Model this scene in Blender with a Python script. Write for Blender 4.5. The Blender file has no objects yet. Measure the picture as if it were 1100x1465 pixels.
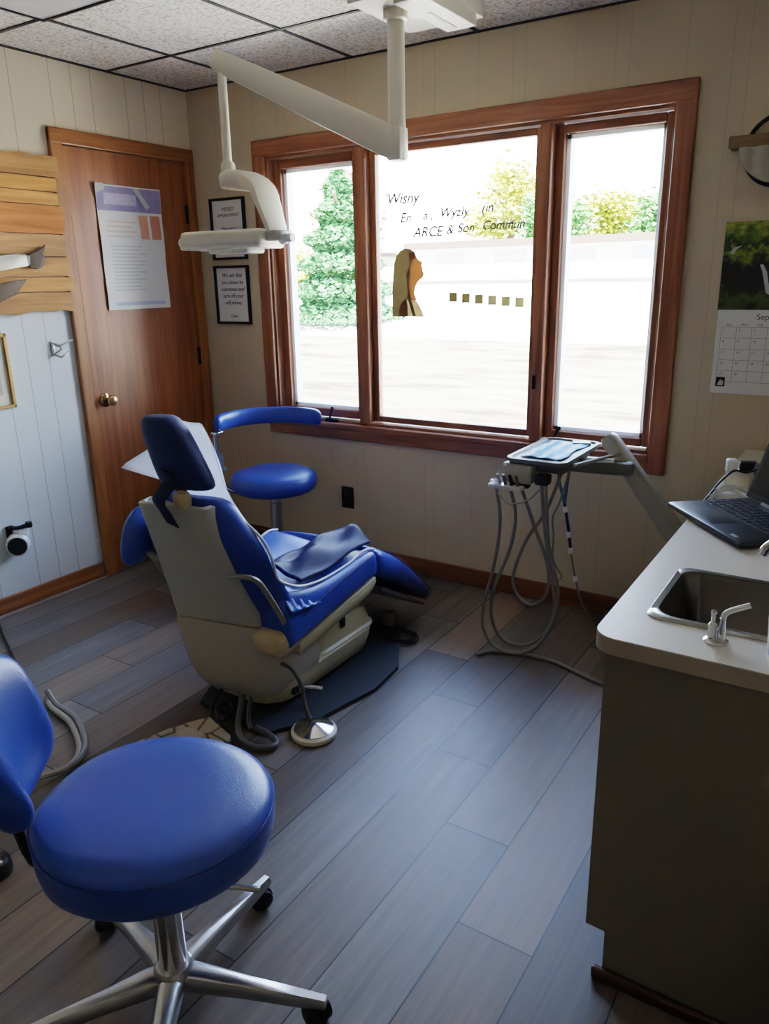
import bpy, bmesh, math, random
from math import sin, cos, pi, radians
from mathutils import Vector, Matrix, noise
random.seed(7)
COL = bpy.context.scene.collection

# ------------------------------------------------------------------ materials
def lin(c):
    return tuple(((x/12.92) if x <= .04045 else ((x+.055)/1.055)**2.4) for x in c)
def hexc(h):
    return lin(tuple(int(h[i:i+2], 16)/255 for i in (0, 2, 4)))
def newmat(name):
    m = bpy.data.materials.new(name); m.use_nodes = True
    nt = m.node_tree; b = nt.nodes['Principled BSDF']
    return m, nt, b
def N(nt, t, **k):
    n = nt.nodes.new(t)
    for a, v in k.items():
        setattr(n, a, v)
    return n
def plain(name, h, rough=.5, metal=0, var=.06, nscale=12, bump=0, bscale=200, spec=.5, coat=0):
    m, nt, b = newmat(name)
    c = hexc(h)
    tc = N(nt, 'ShaderNodeTexCoord')
    nz = N(nt, 'ShaderNodeTexNoise'); nz.inputs['Scale'].default_value = nscale; nz.inputs['Detail'].default_value = 4
    nt.links.new(tc.outputs['Object'], nz.inputs['Vector'])
    mx = N(nt, 'ShaderNodeMix', data_type='RGBA')
    mx.inputs[6].default_value = (*[x*(1-var) for x in c], 1); mx.inputs[7].default_value = (*[min(1, x*(1+var)) for x in c], 1)
    nt.links.new(nz.outputs['Fac'], mx.inputs[0]); nt.links.new(mx.outputs[2], b.inputs['Base Color'])
    b.inputs['Roughness'].default_value = rough; b.inputs['Metallic'].default_value = metal
    b.inputs['Specular IOR Level'].default_value = spec
    b.inputs['Coat Weight'].default_value = coat
    if bump:
        n2 = N(nt, 'ShaderNodeTexNoise'); n2.inputs['Scale'].default_value = bscale; n2.inputs['Detail'].default_value = 3
        nt.links.new(tc.outputs['Object'], n2.inputs['Vector'])
        bp = N(nt, 'ShaderNodeBump'); bp.inputs['Strength'].default_value = bump; bp.inputs['Distance'].default_value = .002
        nt.links.new(n2.outputs['Fac'], bp.inputs['Height']); nt.links.new(bp.outputs['Normal'], b.inputs['Normal'])
    return m
def math_(nt, op, a, b=None, c=None):
    n = N(nt, 'ShaderNodeMath', operation=op)
    for i, v in enumerate((a, b, c)):
        if v is None: continue
        if isinstance(v, (int, float)): n.inputs[i].default_value = v
        else: nt.links.new(v, n.inputs[i])
    return n.outputs[0]
def wood(name, h1, h2, axis='Z', scale=1.0, rough=.4, coat=.1):
    """grain running along axis (object space)"""
    m, nt, b = newmat(name)
    tc = N(nt, 'ShaderNodeTexCoord'); mp = N(nt, 'ShaderNodeMapping')
    s = [22*scale, 22*scale, 22*scale]; s['XYZ'.index(axis)] = 1.3*scale
    mp.inputs['Scale'].default_value = s
    nt.links.new(tc.outputs['Object'], mp.inputs['Vector'])
    nz = N(nt, 'ShaderNodeTexNoise'); nz.inputs['Scale'].default_value = 1.6; nz.inputs['Detail'].default_value = 7; nz.inputs['Distortion'].default_value = .8
    nt.links.new(mp.outputs['Vector'], nz.inputs['Vector'])
    cr = N(nt, 'ShaderNodeValToRGB')
    cr.color_ramp.elements[0].position = .3; cr.color_ramp.elements[0].color = (*hexc(h1), 1)
    cr.color_ramp.elements[1].position = .72; cr.color_ramp.elements[1].color = (*hexc(h2), 1)
    nt.links.new(nz.outputs['Fac'], cr.inputs[0]); nt.links.new(cr.outputs[0], b.inputs['Base Color'])
    b.inputs['Roughness'].default_value = rough; b.inputs['Coat Weight'].default_value = coat; b.inputs['Coat Roughness'].default_value = .25
    bp = N(nt, 'ShaderNodeBump'); bp.inputs['Strength'].default_value = .15; bp.inputs['Distance'].default_value = .002
    nt.links.new(nz.outputs['Fac'], bp.inputs['Height']); nt.links.new(bp.outputs['Normal'], b.inputs['Normal'])
    return m
def wall_mat(name, axis, h, offs, gs, period=.4064, low=None):
    """painted V-groove panelling: vertical grooves at unequal spacing"""
    m, nt, b = newmat(name)
    ge = N(nt, 'ShaderNodeNewGeometry'); sp = N(nt, 'ShaderNodeSeparateXYZ')
    nt.links.new(ge.outputs['Position'], sp.inputs[0])
    co = sp.outputs['XYZ'.index(axis)]
    tot = None
    for o in offs:
        f = math_(nt, 'WRAP', math_(nt, 'SUBTRACT', co, o), period/2, -period/2)
        a = math_(nt, 'LESS_THAN', math_(nt, 'ABSOLUTE', f), .0022)
        tot = a if tot is None else math_(nt, 'MAXIMUM', tot, a)
    nz = N(nt, 'ShaderNodeTexNoise'); nz.inputs['Scale'].default_value = 3.0; nz.inputs['Detail'].default_value = 5
    nt.links.new(ge.outputs['Position'], nz.inputs['Vector'])
    c = hexc(h)
    mx = N(nt, 'ShaderNodeMix', data_type='RGBA'); mx.inputs[6].default_value = (*[x*.95 for x in c], 1); mx.inputs[7].default_value = (*[x*1.04 for x in c], 1)
    nt.links.new(nz.outputs['Fac'], mx.inputs[0])
    if low:   # bluish sky light on the lower half, put into the colour
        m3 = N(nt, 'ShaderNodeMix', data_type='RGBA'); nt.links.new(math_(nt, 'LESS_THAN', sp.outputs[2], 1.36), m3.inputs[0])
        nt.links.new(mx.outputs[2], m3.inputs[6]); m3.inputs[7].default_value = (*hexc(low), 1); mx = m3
    m2 = N(nt, 'ShaderNodeMix', data_type='RGBA'); nt.links.new(math_(nt, 'MULTIPLY', tot, gs), m2.inputs[0])
    nt.links.new(mx.outputs[2], m2.inputs[6]); m2.inputs[7].default_value = (*[x*.28 for x in c], 1)
    nt.links.new(m2.outputs[2], b.inputs['Base Color'])
    b.inputs['Roughness'].default_value = .55
    bp = N(nt, 'ShaderNodeBump'); bp.inputs['Strength'].default_value = gs*.8; bp.inputs['Distance'].default_value = .003
    nt.links.new(math_(nt, 'SUBTRACT', 1.0, tot), bp.inputs['Height']); nt.links.new(bp.outputs['Normal'], b.inputs['Normal'])
    return m
def floor_mat():
    m, nt, b = newmat('vinyl_plank_floor')
    ge = N(nt, 'ShaderNodeNewGeometry'); sp = N(nt, 'ShaderNodeSeparateXYZ')
    nt.links.new(ge.outputs['Position'], sp.inputs[0])
    X, Y = sp.outputs[0], sp.outputs[1]
    u = math_(nt, 'DIVIDE', math_(nt, 'SUBTRACT', X, 2.375), .1845)
    row = math_(nt, 'FLOOR', u); fu = math_(nt, 'FRACT', u)
    v = math_(nt, 'DIVIDE', math_(nt, 'ADD', math_(nt, 'ADD', Y, 1.573), math_(nt, 'MULTIPLY', row, .288)), 1.22)
    colm = math_(nt, 'FLOOR', v); fv = math_(nt, 'FRACT', v)
    du = math_(nt, 'MINIMUM', fu, math_(nt, 'SUBTRACT', 1.0, fu)); dv = math_(nt, 'MINIMUM', fv, math_(nt, 'SUBTRACT', 1.0, fv))
    gap = math_(nt, 'MAXIMUM', math_(nt, 'LESS_THAN', du, .011), math_(nt, 'LESS_THAN', dv, .0017))
    cb = N(nt, 'ShaderNodeCombineXYZ'); nt.links.new(row, cb.inputs[0]); nt.links.new(colm, cb.inputs[1])
    wn = N(nt, 'ShaderNodeTexWhiteNoise', noise_dimensions='2D'); nt.links.new(cb.outputs[0], wn.inputs['Vector'])
    # grain
    cv = N(nt, 'ShaderNodeCombineXYZ')
    nt.links.new(math_(nt, 'MULTIPLY', X, 26), cv.inputs[0]); nt.links.new(math_(nt, 'MULTIPLY', Y, 1.7), cv.inputs[1]); nt.links.new(math_(nt, 'MULTIPLY', wn.outputs['Value'], 30), cv.inputs[2])
    nz = N(nt, 'ShaderNodeTexNoise'); nz.inputs['Scale'].default_value = 1.5; nz.inputs['Detail'].default_value = 8; nz.inputs['Roughness'].default_value = .65; nz.inputs['Distortion'].default_value = .5
    nt.links.new(cv.outputs[0], nz.inputs['Vector'])
    cr = N(nt, 'ShaderNodeValToRGB'); e = cr.color_ramp.elements
    e[0].position = .22; e[0].color = (*hexc('473f39'), 1); e[1].position = .8; e[1].color = (*hexc('8a7c70'), 1)
    mid = e.new(.5); mid.color = (*hexc('675c53'), 1)
    fac = math_(nt, 'ADD', math_(nt, 'MULTIPLY', nz.outputs['Fac'], .62), math_(nt, 'MULTIPLY', wn.outputs['Value'], .40))
    nt.links.new(fac, cr.inputs[0])
    hs = N(nt, 'ShaderNodeHueSaturation'); nt.links.new(cr.outputs[0], hs.inputs['Color'])
    sat = N(nt, 'ShaderNodeMapRange'); sat.inputs[3].default_value = .35; sat.inputs[4].default_value = 1.35
    nt.links.new(wn.outputs['Color'], N(nt, 'ShaderNodeSeparateColor').inputs[0]); sepc = nt.nodes[-1]
    nt.links.new(sepc.outputs[1], sat.inputs[0]); nt.links.new(sat.outputs[0], hs.inputs['Saturation'])
    mx = N(nt, 'ShaderNodeMix', data_type='RGBA'); nt.links.new(gap, mx.inputs[0]); nt.links.new(hs.outputs[0], mx.inputs[6]); mx.inputs[7].default_value = (.012, .011, .01, 1)
    nt.links.new(mx.outputs[2], b.inputs['Base Color'])
    rg = N(nt, 'ShaderNodeMapRange'); rg.inputs[3].default_value = .34; rg.inputs[4].default_value = .52; nt.links.new(nz.outputs['Fac'], rg.inputs[0])
    nt.links.new(rg.outputs[0], b.inputs['Roughness'])
    b.inputs['Specular IOR Level'].default_value = .6
    hgt = math_(nt, 'SUBTRACT', math_(nt, 'MULTIPLY', nz.outputs['Fac'], .25), gap)
    bp = N(nt, 'ShaderNodeBump'); bp.inputs['Strength'].default_value = .25; bp.inputs['Distance'].default_value = .002
    nt.links.new(hgt, bp.inputs['Height']); nt.links.new(bp.outputs['Normal'], b.inputs['Normal'])
    return m
def ceiling_mat():
    m, nt, b = newmat('acoustic_tile_ceiling')
    ge = N(nt, 'ShaderNodeNewGeometry')
    vo = N(nt, 'ShaderNodeTexNoise'); vo.inputs['Scale'].default_value = 75; vo.inputs['Detail'].default_value = 3; vo.inputs['Roughness'].default_value = .7
    nt.links.new(ge.outputs['Position'], vo.inputs['Vector'])
    cr = N(nt, 'ShaderNodeValToRGB'); e = cr.color_ramp.elements
    e[0].position = .36; e[0].color = (*hexc('afa699'), 1); e[1].position = .52; e[1].color = (*hexc('f0ebe1'), 1)
    nt.links.new(vo.outputs['Fac'], cr.inputs[0]); nt.links.new(cr.outputs[0], b.inputs['Base Color'])
    b.inputs['Roughness'].default_value = .9
    bp = N(nt, 'ShaderNodeBump'); bp.inputs['Strength'].default_value = .5; bp.inputs['Distance'].default_value = .004
    nt.links.new(vo.outputs['Fac'], bp.inputs['Height']); nt.links.new(bp.outputs['Normal'], b.inputs['Normal'])
    return m
def glass_mat():
    m = bpy.data.materials.new('window_glass'); m.use_nodes = True; nt = m.node_tree
    nt.nodes.remove(nt.nodes['Principled BSDF']); out = nt.nodes['Material Output']
    tr = N(nt, 'ShaderNodeBsdfTransparent'); tr.inputs[0].default_value = (.97, .98, .97, 1)
    gl = N(nt, 'ShaderNodeBsdfGlossy'); gl.inputs['Roughness'].default_value = .02
    fr = N(nt, 'ShaderNodeFresnel'); fr.inputs[0].default_value = 1.25
    mx = N(nt, 'ShaderNodeMixShader'); nt.links.new(fr.outputs[0], mx.inputs[0]); nt.links.new(tr.outputs[0], mx.inputs[1]); nt.links.new(gl.outputs[0], mx.inputs[2])
    nt.links.new(mx.outputs[0], out.inputs[0])
    return m
def sheer_mat(name, h, alpha, rough=.4):
    m, nt, b = newmat(name)
    b.inputs['Base Color'].default_value = (*hexc(h), 1); b.inputs['Roughness'].default_value = rough
    nz = N(nt, 'ShaderNodeTexNoise'); nz.inputs['Scale'].default_value = 14
    mr = N(nt, 'ShaderNodeMapRange'); mr.inputs[3].default_value = alpha-.06; mr.inputs[4].default_value = alpha+.06
    nt.links.new(nz.outputs['Fac'], mr.inputs[0]); nt.links.new(mr.outputs[0], b.inputs['Alpha'])
    return m
def picture_mat(name, kind):
    """printed pictures made from noise"""
    m, nt, b = newmat(name)
    ge = N(nt, 'ShaderNodeNewGeometry'); sp = N(nt, 'ShaderNodeSeparateXYZ'); nt.links.new(ge.outputs['Position'], sp.inputs[0])
    nz = N(nt, 'ShaderNodeTexNoise'); nz.inputs['Scale'].default_value = 17; nz.inputs['Detail'].default_value = 6; nz.inputs['Roughness'].default_value = .65
    nt.links.new(ge.outputs['Position'], nz.inputs['Vector'])
    z = math_(nt, 'DIVIDE', math_(nt, 'SUBTRACT', sp.outputs[2], 1.307), .304)
    f = math_(nt, 'ADD', math_(nt, 'MULTIPLY', z, .55), math_(nt, 'MULTIPLY', nz.outputs['Fac'], .5))
    cr = N(nt, 'ShaderNodeValToRGB'); e = cr.color_ramp.elements
    pts = [(.18, '181a17'), (.30, '4d5a30'), (.36, '22261d'), (.47, '1c1b20'), (.55, '2a2a26'), (.62, '7f8f33'), (.67, '20231c'), (.74, '5f7a34'), (.80, 'a8a850'), (.88, '4c6a2c')]
    e[0].position = pts[0][0]; e[0].color = (*hexc(pts[0][1]), 1); e[1].position = pts[-1][0]; e[1].color = (*hexc(pts[-1][1]), 1)
    for p, h in pts[1:-1]:
        q = e.new(p); q.color = (*hexc(h), 1)
    nt.links.new(f, cr.inputs[0]); nt.links.new(cr.outputs[0], b.inputs['Base Color']); b.inputs['Roughness'].default_value = .35
    return m
def ground_mat(name, h1, h2, sc):
    m, nt, b = newmat(name)
    ge = N(nt, 'ShaderNodeNewGeometry'); mp = N(nt, 'ShaderNodeMapping'); mp.inputs['Scale'].default_value = (.35, 1, 1)
    nt.links.new(ge.outputs['Position'], mp.inputs[0])
    nz = N(nt, 'ShaderNodeTexNoise'); nz.inputs['Scale'].default_value = sc; nz.inputs['Detail'].default_value = 9; nz.inputs['Roughness'].default_value = .7
    nt.links.new(mp.outputs[0], nz.inputs['Vector'])
    cr = N(nt, 'ShaderNodeValToRGB'); e = cr.color_ramp.elements
    e[0].position = .38; e[0].color = (*hexc(h1), 1); e[1].position = .62; e[1].color = (*hexc(h2), 1)
    nt.links.new(nz.outputs['Fac'], cr.inputs[0]); nt.links.new(cr.outputs[0], b.inputs['Base Color']); b.inputs['Roughness'].default_value = .95
    return m

BLUE = plain('blue_vinyl', '2c52a6', .33, var=.05, bump=.25, bscale=380, spec=.55)
NAVY = plain('navy_vinyl', '15234c', .45, var=.12, bump=.25, bscale=300, spec=.12)
DKBLUE = plain('dark_blue_fabric', '1b2f66', .6, bump=.4, bscale=500)
PIPE = plain('white_worn_piping', 'cfd0d2', .45, var=.12, nscale=60)
SHELL = plain('grey_beige_shell', 'bdbbb0', .45, var=.04, bump=.1, bscale=500)
TAN = plain('tan_enamel', 'c9b992', .4, var=.05)
TAN2 = plain('pale_tan_plastic', 'c9b48a', .4)
CREAM = plain('cream_enamel', 'd9d3c2', .35, var=.03)
CREAM2 = plain('cream_plastic', 'd5cab0', .4)
CHROME = plain('polished_chrome', 'd8d8d8', .14, 1, var=.03)
ALU = plain('brushed_aluminium', 'c4c4c6', .3, 1, var=.08, nscale=40)
STEEL = plain('stainless_steel', 'b9b7b2', .24, 1, var=.06, nscale=20)
BLACK = plain('black_plastic', '131315', .45)
RUBBER = plain('black_rubber_mat', '2d3137', .7, bump=.2, bscale=300)
DARKMETAL = plain('dark_bronze_metal', '2a241f', .4, .6)
HOSE = plain('grey_silicone_hose', '85817b', .45, var=.1)
HOSED = plain('dark_grey_hose', '57544f', .5, var=.1)
HOSEL = plain('light_grey_hose', '9b9588', .45, var=.1)
TUBEB = plain('clear_blue_tubing', '5d84a8', .25, var=.2)
TUBED = plain('dark_blue_tubing', '17294a', .35)
WHITE = plain('white_plastic', 'e6e6e4', .4, var=.02)
PAPER = plain('white_paper', 'e4e4e2', .75, var=.03)
GREYP = plain('grey_enamel', 'a9a69b', .4, var=.03)
GREYD = plain('mid_grey_plastic', '77746e', .45)
OAKV = wood('oak_trim_vertical', '5e341f', '8a5836', 'Z'); OAKX = wood('oak_trim_lengthwise', '5e341f', '8a5836', 'X'); OAKY = wood('oak_trim_along_wall', '74431f', 'a06a3a', 'Y')
DOORW = wood('door_veneer', '7a4626', '9c6238', 'Z', .8)
CASEV = wood('door_casing_vertical', '7a4826', 'a8703f', 'Z'); CASEY = wood('door_casing_lengthwise', '7a4826', 'a8703f', 'Y')
WINV = wood('window_frame_vertical', '7a4732', 'a66f50', 'Z'); WINX = wood('window_frame_lengthwise', '7a4732', 'a66f50', 'X')  # lighter than the oak trim: window haze put into the wood colour
LAMIN = plain('beige_laminate', 'd6d0c6', .38, var=.03, nscale=90)
CABI = plain('beige_cabinet_laminate', '7d7464', .5, var=.04)
GLASS = glass_mat()
FLOORM = floor_mat(); CEILM = ceiling_mat()
WALL_L = wall_mat('groove_panelling_left', 'Y', 'e6d9bf', (-.99, -.797, -.689), .5, low='dde2e4')  # this wall's stronger window light put into both its tones
WALL_B = wall_mat('groove_panelling_back', 'X', 'cbbda3', (2.475, 2.68, 2.22), .16)
WALL_P = plain('plain_painted_wall', 'c4b8a2', .6)

# ------------------------------------------------------------------ mesh helpers
def newbm(): return bmesh.new()
def box(bm, c, s, rot=None, bev=0, seg=2):
    b = bmesh.new(); bmesh.ops.create_cube(b, size=1)
    for v in b.verts: v.co = Vector((v.co.x*s[0], v.co.y*s[1], v.co.z*s[2]))
    if bev:
        bmesh.ops.bevel(b, geom=b.edges[:], offset=min(bev, min(s)*.49), segments=seg, profile=.5, affect='EDGES', clamp_overlap=True)
    M = Matrix.Translation(c) @ (rot.to_4x4() if rot else Matrix())
    b.transform(M); merge(bm, b); return bm
def bx(bm, x0, x1, y0, y1, z0, z1, bev=0, seg=2):
    return box(bm, ((x0+x1)/2, (y0+y1)/2, (z0+z1)/2), (abs(x1-x0), abs(y1-y0), abs(z1-z0)), None, bev, seg)
def merge(bm, b):
    mp = {}
    for v in b.verts: mp[v] = bm.verts.new(v.co)
    for f in b.faces:
        try: bm.faces.new([mp[v] for v in f.verts])
        except ValueError: pass
    b.free()
def catmull(pts, n=6):
    pts = [Vector(p) for p in pts]
    if len(pts) < 3: return pts
    out = []
    P = [pts[0]*2-pts[1]] + pts + [pts[-1]*2-pts[-2]]
    for i in range(1, len(P)-2):
        p0, p1, p2, p3 = P[i-1:i+3]
        for k in range(n):
            t = k/n
            out.append(.5*((2*p1)+(p2-p0)*t+(2*p0-5*p1+4*p2-p3)*t*t+(3*p1-p0-3*p2+p3)*t**3))
    out.append(pts[-1]); return out
def tube(bm, pts, r, seg=8, smooth=True, n=6):
    P = catmull(pts, n) if smooth else [Vector(p) for p in pts]
    rr = r if callable(r) else (lambda t: r)
    rings = []; up = Vector((0, 0, 1)); prev = None
    for i, p in enumerate(P):
        d = (P[min(i+1, len(P)-1)]-P[max(i-1, 0)])
        d = d.normalized() if d.length > 1e-9 else Vector((0, 0, 1))
        if prev is None:
            a = d.cross(Vector((0, 0, 1)) if abs(d.z) < .9 else Vector((1, 0, 0))).normalized()
        else:
            a = (prev - d*prev.dot(d)); a = a.normalized() if a.length > 1e-6 else d.orthogonal().normalized()
        prev = a; b = d.cross(a)
        R = rr(i/max(1, len(P)-1))
        rings.append([bm.verts.new(p+a*cos(2*pi*k/seg)*R+b*sin(2*pi*k/seg)*R) for k in range(seg)])
    skin(bm, rings, True, True); return bm
def skin(bm, rings, closed=True, caps=True):
    m = len(rings[0])
    for i in range(len(rings)-1):
        for k in range(m if closed else m-1):
            k2 = (k+1) % m
            try: bm.faces.new((rings[i][k], rings[i][k2], rings[i+1][k2], rings[i+1][k]))
            except ValueError: pass
    if caps and closed:
        for r in (rings[0][::-1], rings[-1]):
            try: bm.faces.new(r)
            except ValueError: pass
def loft(bm, secs, caps=True):
    skin(bm, [[bm.verts.new(Vector(p)) for p in s] for s in secs], True, caps); return bm
def lathe(bm, c, prof, seg=32, axis='Z', M=None):
    """prof: (r, h)"""
    b = bmesh.new(); rings = []
    for r, h in prof:
        if r < 1e-6: r = 1e-5
        ring = []
        for k in range(seg):
            a = 2*pi*k/seg
            p = Vector((r*cos(a), r*sin(a), h))
            if axis == 'X': p = Vector((h, r*cos(a), r*sin(a)))
            if axis == 'Y': p = Vector((r*cos(a), h, r*sin(a)))
            ring.append(b.verts.new(p))
        rings.append(ring)
    skin(b, rings, True, True)
    b.transform(Matrix.Translation(c) @ (M if M else Matrix())); merge(bm, b); return bm
def prism(bm, poly, d, bev=0):
    """extrude a 3D planar polygon along vector d"""
    b = bmesh.new(); d = Vector(d)
    a = [b.verts.new(Vector(p)) for p in poly]; c = [b.verts.new(Vector(p)+d) for p in poly]
    b.faces.new(a[::-1]); b.faces.new(c)
    for k in range(len(a)): b.faces.new((a[k], a[(k+1) % len(a)], c[(k+1) % len(a)], c[k]))
    if bev: bmesh.ops.bevel(b, geom=b.edges[:], offset=bev, segments=2, profile=.5, affect='EDGES', clamp_overlap=True)
    merge(bm, b); return bm
def grid(bm, fn, nu, nv, thick=0):
    V = [[bm.verts.new(Vector(fn(i/(nu-1), j/(nv-1)))) for j in range(nv)] for i in range(nu)]
    for i in range(nu-1):
        for j in range(nv-1): bm.faces.new((V[i][j], V[i+1][j], V[i+1][j+1], V[i][j+1]))
    return bm
WLOC = {}
def obj(name, bm, mat, parent=None, smooth=True, ang=40, origin=None, sub=0, solid=0, edges_split=True):
    bmesh.ops.remove_doubles(bm, verts=bm.verts, dist=1e-6)
    bmesh.ops.recalc_face_normals(bm, faces=bm.faces)
    off = Vector((0, 0, 0))
    if parent is not None: off = WLOC[parent.name]
    elif origin is not None: off = Vector(origin)
    elif bm.verts:
        xs = [v.co for v in bm.verts]; n = len(xs)
        off = Vector((sum(v.x for v in xs)/n, sum(v.y for v in xs)/n, min(v.z for v in xs)))
    own = off
    for v in bm.verts: v.co -= own
    me = bpy.data.meshes.new(name); bm.to_mesh(me); bm.free()
    me.materials.append(mat)
    o = bpy.data.objects.new(name, me); COL.objects.link(o)
    if parent is not None: o.parent = parent
    else: o.location = own
    WLOC[o.name] = own.copy()
    if solid:
        s = o.modifiers.new('solid', 'SOLIDIFY'); s.thickness = solid; s.offset = 0
    if sub:
        s = o.modifiers.new('sub', 'SUBSURF'); s.levels = sub; s.render_levels = sub
    if smooth:
        for p in me.polygons: p.use_smooth = True
        if not sub and ang < 179: me.set_sharp_from_angle(angle=radians(ang))
    return o
def text(name, s, loc, size, mat, parent, rot=(pi/2, 0, 0), shear=0, align='CENTER', ext=.0003, mirror=False, sx=1, bold=0):
    cu = bpy.data.curves.new(name, 'FONT'); cu.body = s; cu.size = size; cu.shear = shear; cu.align_x = align; cu.extrude = ext; cu.offset = bold
    tmp = bpy.data.objects.new('tmp', cu); COL.objects.link(tmp)
    dg = bpy.context.evaluated_depsgraph_get(); dg.update()
    me = bpy.data.meshes.new_from_object(tmp.evaluated_get(dg))
    bpy.data.objects.remove(tmp); bpy.data.curves.remove(cu)
    me.materials.clear(); me.materials.append(mat); me.name = name
    o = bpy.data.objects.new(name, me); COL.objects.link(o)
    o.parent = parent; o.location = Vector(loc)-(WLOC[parent.name] if parent else Vector((0, 0, 0))); o.rotation_euler = rot
    o.scale = (-sx if mirror else sx, 1, 1)
    WLOC[o.name] = Vector(loc)
    return o
def tag(o, label, cat, group=None):
    o['label'] = label; o['category'] = cat
    if group: o['group'] = group
    return o
def thing(name, loc, label, cat, group=None):
    o = bpy.data.objects.new(name, None); COL.objects.link(o); o.location = loc; o.empty_display_size = .1
    WLOC[o.name] = Vector(loc)
    return tag(o, label, cat, group)
def structure(o):
    o['kind'] = 'structure'; return o
def sthing(name, loc):
    o = bpy.data.objects.new(name, None); COL.objects.link(o); o.location = loc; WLOC[o.name] = Vector(loc); return structure(o)

H = 2.378; RX = 3.45; FY = -4.6
# ------------------------------------------------------------------ room shell
structure(obj('floor', bx(newbm(), -.15, RX+.15, FY-.1, .14, -.12, 0), FLOORM, smooth=False))
structure(obj('ceiling', bx(newbm(), -.15, RX+.15, FY-.1, .14, H, H+.12), CEILM, smooth=False))
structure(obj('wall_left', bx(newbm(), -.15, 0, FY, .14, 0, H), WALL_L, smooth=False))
structure(obj('wall_right', bx(newbm(), RX, RX+.15, FY, .14, 0, H), WALL_P, smooth=False))
structure(obj('wall_front', bx(newbm(), -.15, RX+.15, FY-.12, FY, 0, H), plain('dim_brown_wall', '6d6152', .6), smooth=False))
W0, W1, WZ0, WZ1 = .50, 2.465, .735, 2.03      # window opening
bm = newbm()
bx(bm, 0, W0, 0, .14, 0, H); bx(bm, W1, RX, 0, .14, 0, H); bx(bm, W0, W1, 0, .14, 0, WZ0); bx(bm, W0, W1, 0, .14, WZ1, H)
structure(obj('wall_back', bm, WALL_B, smooth=False))
# baseboards
def bboard(name, x0, x1, y0, y1, mat):
    structure(obj(name, bx(newbm(), x0, x1, y0, y1, 0, .085, .004), mat, smooth=False))
bboard('baseboard_back', .0, 2.84, -.016, 0, OAKX)
bboard('baseboard_left', 0, .016, FY, -.86, OAKY)
structure(obj('trim_1', bx(newbm(), .016, .03, FY, -.85, 0, .012, .003), plain('pale_floor_trim', '9a8f88', .4), smooth=False))
# ceiling grid (dark tee bars) and wall angle
GM = plain('dark_ceiling_grid', '35322f', .6)
bm = newbm()
for k in range(-1, 6):
    x = .43+.615*k
    if 0 < x < RX: bx(bm, x-.008, x+.008, FY, 0, H-.004, H+.002)
for k in range(0, 8):
    y = -.49-.615*k
    if y > FY: bx(bm, 0, RX, y-.008, y+.008, H-.004, H+.002)
bx(bm, 0, RX, -.012, 0, H-.006, H); bx(bm, 0, .012, FY, 0, H-.006, H)
structure(obj('trim_2', bm, GM, smooth=False))
# fluorescent ceiling panel (switched off)
t = thing('ceiling_light', (.74, -1.72, H-.02), 'switched off fluorescent ceiling light with plain grey lens beside the textured tiles', 'ceiling light')
obj('lens', bx(newbm(), .45, 1.033, -2.32, -1.117, H-.012, H-.003), plain('prismatic_lens', 'd2d0cb', .5, bump=.2, bscale=150), t, smooth=False)
bm = newbm()
for a in ((.438, .45, -2.335, -1.105), (1.033, 1.045, -2.335, -1.105)): bx(bm, *a, H-.016, H)
for a in ((.438, 1.045, -2.335, -2.32), (.438, 1.045, -1.117, -1.105)): bx(bm, *a, H-.016, H)
obj('frame', bm, BLACK, t, smooth=False)

# ------------------------------------------------------------------ door
d = sthing('door_1', (0, -.43, 0))
obj('door_leaf', bx(newbm(), -.02, .012, -.783, -.078, .006, 2.03, .002), DOORW, d, smooth=False)
bm = newbm(); bx(bm, 0, .024, -.852, -.786, 0, 2.095, .006)
obj('door_casing', bm, CASEV, d, smooth=False)
obj('door_casing', bx(newbm(), 0, .024, -.074, -.006, 0, 2.095, .006), CASEV, d, smooth=False)
obj('door_casing', bx(newbm(), 0, .025, -.852, -.006, 2.033, 2.098, .006), CASEY, d, smooth=False)
k = obj('door_knob', lathe(newbm(), (.012, -.722, .893), [(.033, 0), (.034, .006), (.028, .01), (.012, .014), (.011, .03), (.02, .036), (.027, .046), (.027, .055), (.02, .064), (0, .066)], 28, 'X'), plain('brass_knob', 'c8a878', .18, 1), d)
for z in (.25, 1.05, 1.78):
    bm = newbm(); bx(bm, .010, .02, -.086, -.07, z-.045, z+.045); lathe(bm, (.022, -.079, z-.047), [(.006, 0), (.006, .094)], 10)
    obj('hinge', bm, DARKMETAL, d)
# poster on the door
po = thing('door_poster', (.013, -.45, 1.315), 'white paper poster with purple header and two orange boxes taped to door', 'poster')
def po_y(a, j): return -.645+a*.385
def pw(a, j):
    return (.0205+.004*sin(a*9+j*5)*(.3+.7*(1-abs(2*a-1)))+.002*sin(j*14), -.643+a*.387-.006*j*0, 1.316+j*.57)
obj('sheet', grid(newbm(), pw, 24, 34), PAPER, po, ang=180)
def strip(name, y0, y1, z0, z1, mat, n=14, lift=.0008):
    def f(a, j):
        A = ((y0+(y1-y0)*a)+.643)/.387; J = ((z0+(z1-z0)*j)-1.316)/.57
        p = pw(A, J); return (p[0]+lift, p[1], p[2])
    return obj(name, grid(newbm(), f, n, n), mat, po, ang=180)
strip('header_band', -.640, -.258, 1.772, 1.880, plain('faded_purple_print', '8f8bb4', .6, var=.3, nscale=25), 20)
strip('title_print', -.60, -.41, 1.80, 1.85, plain('pale_lilac_print', 'b9b4d2', .6, var=.25, nscale=60), 12, .0014)
OR = plain('orange_print', 'cf9a80', .6, var=.15, nscale=40)
strip('orange_box', -.405, -.348, 1.648, 1.758, OR); strip('orange_box', -.332, -.272, 1.648, 1.76, plain('dark_orange_print', 'bb7d66', .6, var=.1))
GT = plain('faint_grey_print', 'c3c8c2', .7); OT = plain('faint_orange_print', 'dcc9b8', .7)
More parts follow.
